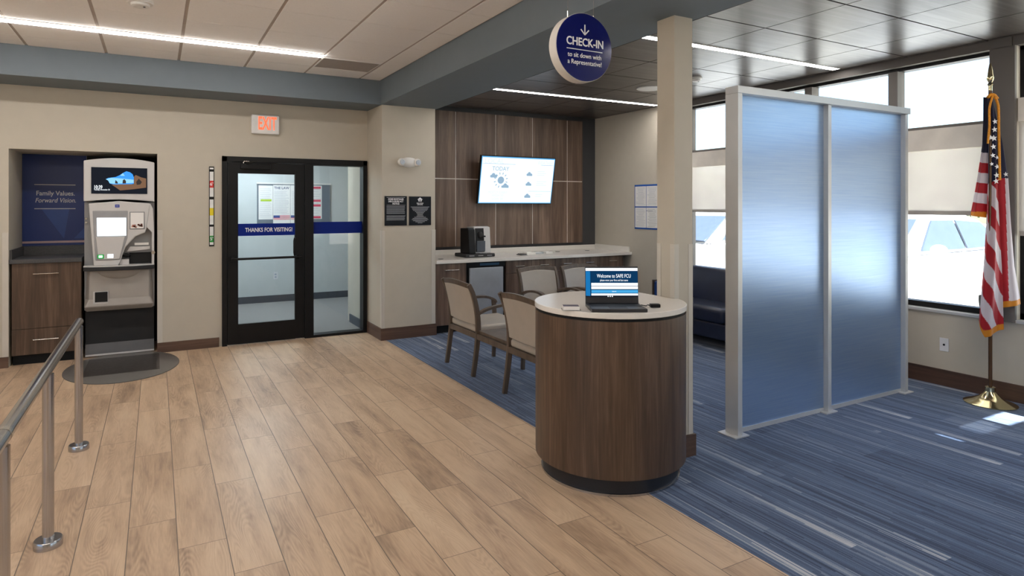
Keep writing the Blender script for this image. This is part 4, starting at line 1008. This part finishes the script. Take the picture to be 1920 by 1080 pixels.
# ledge
b = MB(); n = 14; outl = [(MX0+(MX1-MX0)*k/n, 7.60-.075*(1-(2*k/n-1)**2)) for k in range(n+1)]+[(MX1, 7.72), (MX0, 7.72)]
b.prism(outl, .915, .955, 'xy'); b.build('ledge', M_charp, ma, bevel=.006)
b = MB(); b.prism([(x, y+.012) for x, y in outl[:-2]]+outl[-2:], .955, .966, 'xy'); b.build('ledge_top', M_silver, ma)
# pod below the ledge
b = MB(); b.loft([[(-.600, 7.64, .915), (-.066, 7.64, .915), (-.04, 7.74, .915), (-.63, 7.74, .915)],
                  [(-.605, 7.62, .62), (-.062, 7.62, .62), (-.02, 7.74, .62), (-.648, 7.74, .62)],
                  [(-.640, 7.60, .545), (-.026, 7.60, .545), (-.016, 7.74, .545), (-.650, 7.74, .545)],
                  [(-.630, 7.66, .495), (-.036, 7.66, .495), (-.02, 7.74, .495), (-.646, 7.74, .495)]])
pod = b.build('lower_housing', mat('warm_grey_plastic', srgb(158, 152, 146), .45, .1), ma, bevel=.01, seg=3)
b = MB(); rings = []
for k in range(9):
    a = k/8*PI/2; rings.append([( -.335+.20*math.cos(a)*math.cos(q/20*PI*1.0), 7.648-.045*math.cos(a)*math.sin(q/20*PI), .915-.10*math.sin(a)) for q in range(21)]+[(-.335-.2*math.cos(a), 7.66, .915-.10*math.sin(a)), (-.335+.2*math.cos(a), 7.66, .915-.10*math.sin(a))])
b.loft(rings); b.build('belly', MATS['warm_grey_plastic'], ma, smooth=True)
b = MB(); b.box(-.565, -.435, 7.606, 7.622, .575, .70); b.build('slot_frame', M_silver, pod)
b = MB(); b.box(-.550, -.440, 7.602, 7.607, .592, .695); b.build('slot', M_void, pod)
b = MB(); b.box(-.645, -.02, 7.76, 8.3, .14, .495); b.build('base_cover', mat('charcoal_cover', srgb(42, 42, 43), .6, spec=.25), ma)
b = MB(); b.box(-.645, -.02, 7.755, 8.3, .03, .14); b.build('base_plinth', mat('plinth_grey', srgb(104, 104, 106), .5), ma)
b = MB(); b.box(-.645, -.02, 7.752, 7.78, .012, .03); b.build('base_trim', M_silver, ma)
# mat on the floor
mt = thing('floor_mat', (-.285, 7.17, 0), 'oval glossy grey floor mat in front of the teller machine', 'mat')
b = MB(); n = 64; b.loft([[(-.285+a*math.cos(2*PI*k/n), 7.17+c_*math.sin(2*PI*k/n), z) for k in range(n)] for a, c_, z in ((.492, .655, .001), (.492, .655, .006), (.486, .649, .009))])
b.build('base', mat('mat_grey', srgb(104, 102, 100), .28, var=.05, scale=80), mt, smooth=True)
b = MB(); b.box(-.60, .03, 6.86, 7.60, .009, .0105); b.build('machine_reflection', mat('mat_reflection', srgb(66, 62, 60), .3, var=.45, scale=45), mt)  # dark rectangle: reflection on the glossy mat, put into its colour

# ------------------------------------------------------------------ flag
fg = thing('flag_stand', (5.843, 2.49, 0), 'American flag with gold fringe on a brass based pole by the window', 'flag')
fo = Vector((5.843, 2.49, 0))
b = MB(); b.lathe([(.176, 0), (.177, .008), (.165, .014), (.115, .032), (.075, .055), (.045, .085), (.034, .10), (.034, .135), (.022, .14)], (fo.x, fo.y), 48); b.build('base', M_brass, fg, smooth=True)
b = MB(); b.cyl((fo.x, fo.y, .12), (fo.x, fo.y, 2.52), .0135, 20); b.build('pole', M_pole, fg, smooth=True)
b = MB(); b.lathe([(.014, 2.50), (.014, 2.54), (.022, 2.55), (.012, 2.565), (.02, 2.58), (.026, 2.60), (.02, 2.62), (.016, 2.66), (.008, 2.71), (.001, 2.73)], (fo.x, fo.y), 20); b.build('finial', M_brass, fg, smooth=True)
px2m = (fo.dot(F))/1172
def fz(v): return 1.58-(v-386.2)*px2m
RED, WHT, BLU, GLD = srgb(188, 16, 38), srgb(226, 218, 224), srgb(24, 28, 66), srgb(226, 148, 20)
def interp(tab, v):
    if v <= tab[0][0]: return tab[0][1]
    for (a, x), (c, y) in zip(tab, tab[1:]):
        if v <= c: return x+(y-x)*(v-a)/(c-a)
    return tab[-1][1]
def cloth(name, left, right, v0, v1, colf, depth, pleats, nx=44, dv=1.0, off=0.0, botf=None):
    # left/right: outline (row, column) tables of the drape; depth gives the folds
    me = bpy.data.meshes.new(name); V = []; Fc = []; Cc = []
    nv = int((v1-v0)/dv)+1
    for i in range(nv):
        for j in range(nx+1):
            s_ = j/nx; v = v0+(v1-v0)*i/(nv-1)
            if botf: v = v0+(botf(s_)-v0)*i/(nv-1)
            u = interp(left, v)+(interp(right, v)-interp(left, v))*s_
            a = (u-1857)*px2m; g_ = min(1, (v-v0)/120+.25)
            dp = off+depth*g_*math.sin(s_*PI*2*pleats+v*.006)+depth*.3*math.sin(s_*17+v*.013)*g_
            p = R*a-F*dp; V.append((p.x, p.y, fz(v))); Cc.append(colf(u, v, s_))
    for i in range(nv-1):
        for j in range(nx):
            q = i*(nx+1)+j; Fc.append((q, q+1, q+nx+2, q+nx+1))
    me.from_pydata(V, [], Fc); me.materials.append(M_flag)
    ca = me.color_attributes.new('dye', 'FLOAT_COLOR', 'POINT')
    for i, c in enumerate(Cc): ca.data[i].color = c
    me.polygons.foreach_set('use_smooth', [True]*len(me.polygons))
    o = bpy.data.objects.new(name, me); COL.objects.link(o); o.parent = fg
    so = o.modifiers.new('thick', 'SOLIDIFY'); so.thickness = .0015; return o
# left wing
def c_left(u, v, s_):
    if v > 397: return GLD
    vv = v+(1857-u)*.12-6
    if vv < 281: return BLU
    k = int((vv-281)//19.2); return WHT if k % 2 == 0 else RED
cloth('cloth_left', [(182, 1845), (225, 1844), (270, 1842), (300, 1838), (340, 1832), (395, 1822), (408, 1820)], [(182, 1856), (400, 1856)], 182, 407, c_left, .010, 1.2, 30, 1.0, -.010, lambda s_: 404+5*s_)
# right wing
def c_right(u, v, s_):
    if v > 567-(u-1878)*.15: return GLD
    if v < 334: return BLU
    x0 = 1867+(v-334)*.055; w_ = u-x0
    if w_ < 18-(v-334)*.02: return RED
    if w_ < 42-(v-334)*.008: return WHT
    return srgb(214, 60, 90)
cloth('cloth_right', [(182, 1858), (340, 1860), (580, 1872)], [(182, 1862), (215, 1868), (260, 1878), (335, 1891), (420, 1898), (500, 1906), (560, 1917), (580, 1919)], 182, 580, c_right, .012, 1.1, 44, 1.0, -.012, lambda s_: 580-9*s_)
# front drape
def c_mid(u, v, s_):
    edge = 345-(u-1850)*.55
    if v > interp([(1833, 600), (1843, 619), (1878, 606)], u): return GLD
    if v < edge: return BLU
    t_ = (v-345)*1.0-(u-1842)*2.35
    t_ += 34
    k = math.floor(t_/40.0)
    return WHT if k % 2 == 0 else RED
cloth('cloth_front', [(182, 1848), (240, 1847), (330, 1848), (400, 1846), (480, 1842), (560, 1836), (600, 1833)], [(182, 1859), (260, 1868), (335, 1869), (400, 1872), (500, 1877), (620, 1878)], 182, 632, c_mid, .016, 1.5, 50, .9, .016, lambda s_: interp([(0, 600), (.25, 632), (1, 617)], s_))
# stars
b = MB()
for (u, v, r) in [(1859, 229, 5.2), (1858, 244, 5.5), (1851, 259, 5), (1857, 260, 6), (1856, 276, 5.6), (1855, 292, 4.8), (1863, 296, 4), (1853, 308, 3.8), (1863, 313, 5), (1862, 329, 5.6), (1861, 346-6, 5.6), (1885, 327, 4.6)]:
    back = u > 1880; c = R*((u-1857)*px2m)-F*(.005 if back else .036)+fo; rr = r*px2m*1.05
    A_ = []; B_ = []
    for k in range(10):
        r_ = rr if k % 2 == 0 else rr*.42; an_ = PI/2+k*PI/5+.15
        p = c+R*(r_*math.cos(an_)); z = fz(v)+r_*math.sin(an_); A_.append((p.x, p.y, z)); q = p-F*.0015; B_.append((q.x, q.y, z))
    b.loft([A_, B_])
b.build('stars', mat('star_white', srgb(238, 238, 242), .6), fg)
def trimline(pts, w_, dp, name='gold_fringe'):
    b = MB(); P_ = []
    for u, v in pts: p = R*((u-1857)*px2m)-F*dp+fo; P_.append((p.x, p.y, fz(v)))
    b.tube(smooth_path(P_, 5), w_, 8); b.build(name, mat('gold_thread', srgb(222, 146, 26), .6, var=.25, scale=120, bump=.4), fg, smooth=True)
trimline([(1858, 181), (1865, 200), (1866, 240), (1867, 290), (1868, 338)], .0095, .036)
trimline([(1855, 181), (1849, 205), (1849, 235), (1846, 270)], .0085, .034)
trimline([(1848, 184), (1853, 179), (1860, 179), (1866, 186)], .012, .022)

# ------------------------------------------------------------------ outside
b = MB(); b.box(6.3, 70, -40, 60, -.35, -.15); S(b.build('floor_outside', M_asphalt), 'paved parking area')
b = MB(); b.box(-60, 6.3, 11, 60, -.35, -.15); b.box(-60, -1.3, -40, 11, -.35, -.15); S(b.build('floor_outside', M_asphalt))
b = MB(); b.box(6.3, 7.95, 1.78, 9.0, 3.25, 3.40); b.box(6.3, 7.95, -4.2, 1.60, 3.25, 3.40); S(b.build('trim_sun_blocker', M_white), 'added unseen slabs blocking the sun above the windows')  # slabs added out of view to block sun; the gap shapes the carpet patch
b = MB(); b.box(-5.2, 6.3, -4.2, 11, 3.25, 3.4); S(b.build('ceiling_roof', M_white))
def car(x, y, label, grp=None, yaw=0, col=M_car):
    # built nose towards -x, left side towards -y
    t = thing('parked_car', (0, 0, 0), label, 'car', grp)
    body = [(0, .35), (.02, .62), (.15, .74), (1.15, .90), (1.3, .92), (4.1, .95), (4.45, .92), (4.55, .6), (4.5, .32), (3.95, .25), (.5, .22)]
    n = 9; rings = []
    for k in range(n):
        f_ = k/(n-1); yy = -.9+1.8*f_; in_ = 1-(abs(2*f_-1))**6*.10
        rings.append([(2.27+(px_-2.27)*in_, yy, .58+(pz-.58)*in_) for px_, pz in body])
    b = MB(); b.loft(rings); b.build('body', col, t, smooth=True, angle=30)
    cab = [(1.15, .89), (1.95, 1.40), (2.3, 1.46), (3.2, 1.45), (3.6, 1.36), (4.2, .93)]
    b = MB(); b.loft([[(px_*.96+.1, -.60, pz) if pz > 1.2 else (px_, -.82, pz) for px_, pz in cab], [(px_*.96+.1, .60, pz) if pz > 1.2 else (px_, .82, pz) for px_, pz in cab]]); cb = b.build('cabin', col, t, bevel=.04)
    # windshield and side windows, set just off the cabin
    b = MB(); b.hexa([(1.17, -.72, .93), (1.17, .72, .93), (1.93, .55, 1.37), (1.93, -.55, 1.37), (1.14, -.72, .95), (1.14, .72, .95), (1.90, .55, 1.39), (1.90, -.55, 1.39)]); b.build('windshield', M_cargl, cb)
    for s_ in (-1, 1):
        for pts in ([(1.5, .96), (2.65, .96), (2.65, 1.37), (2.08, 1.37)], [(2.72, .96), (3.85, .98), (3.42, 1.33), (2.72, 1.37)]):
            A_ = [(px_, s_*(.845-(pz-.93)*.42), pz) for px_, pz in pts]; B_ = [(px_, s_*(.825-(pz-.93)*.42), pz) for px_, pz in pts]
            b = MB(); b.loft([A_, B_]); b.build('side_window', M_cargl, cb)
        b = MB(); b.sphere((1.62, s_*.98, .98), .1, 14, 8, (.7, 1.1, .75)); b.build('side_mirror', col, t, smooth=True)
        for wx_ in (.85, 3.6):
            b = MB(); b.cyl((wx_, s_*.72, .17), (wx_, s_*.90, .17), .33, 32); wh = b.build('wheel', M_tire, t, smooth=True)
            b = MB(); b.cyl((wx_, s_*.89, .17), (wx_, s_*.915, .17), .21, 24); b.build('rim', M_silver, wh, smooth=True)
        b = MB(); b.box(2.45, 2.62, s_*.895-.01, s_*.895+.01, .80, .83); b.build('door_handle', M_silver, t)
        b = MB(); b.box(-.01, .16, min(s_*.55, s_*.8), max(s_*.55, s_*.8), .58, .70); b.build('headlight', M_silver, t, bevel=.02)
    t.location = (x, y, 0); t.rotation_euler = (0, 0, yaw); return t
c1_ = car(7.7, 5.55, 'white car parked nose-in outside the right window, mirror and windshield showing', 'parked cars outside')
c2_ = copy_tree(c1_); c2_.location = (7.6, 8.9, 0); c2_['label'] = 'white car seen through the gap left of the partition'
def tree(x, y, h_, r, label):
    t = thing('tree', (x, y, -.15), label, 'tree', 'trees across the parking area')
    b = MB(); b.tube([(x, y, -.15), (x+.1, y, h_*.4), (x, y+.1, h_*.7)], [.22, .16, .08], 10); b.build('trunk', M_bark, t)
    b = MB(); rnd = random.Random(int(x*10+y))
    for k in range(2600):
        th = rnd.random()*2*PI; ph = math.acos(2*rnd.random()-1); q = rnd.random()**.35*r*(1+.25*math.sin(3*th+x))
        c = Vector((x+q*math.sin(ph)*math.cos(th), y+q*math.sin(ph)*math.sin(th), h_*.68+q*math.cos(ph)*.8)); s_ = .09+rnd.random()*.09
        a_ = Vector((rnd.random()-.5, rnd.random()-.5, rnd.random()-.5)).normalized(); d_ = a_.orthogonal().normalized(); e_ = a_.cross(d_)
        vs = [b.bm.verts.new(c+d_*s_*m1+e_*s_*.6*m2) for m1, m2 in ((-1, 0), (0, -1), (1, 0), (0, 1))]; b._f(vs)
    b.build('crown', M_leaf, t)
tree(27, 12.6, 3.9, 1.7, 'leafy tree showing through the shade at right'); tree(31, 16.2, 4.0, 1.8, 'leafy tree farther along behind the right shade')
tree(30, 29, 3.6, 1.6, 'distant tree seen left of the partition'); tree(31, 37, 3.6, 1.6, 'distant tree beside the pale building')
t = thing('low_building', (42, 42, -.15), 'pale low building across the parking area', 'building')
b = MB(); b.box(36, 46, 30, 60, -.15, 3.4); b.build('wall', M_build, t)
b = MB(); b.box(35.6, 46.4, 29.6, 60.4, 3.4, 3.8); b.build('roof', M_taupe, t)
for k in range(6):
    b = MB(); b.box(35.9, 36, 32+k*4.5, 34.2+k*4.5, .6, 2.4); b.build('window', M_cargl, t)
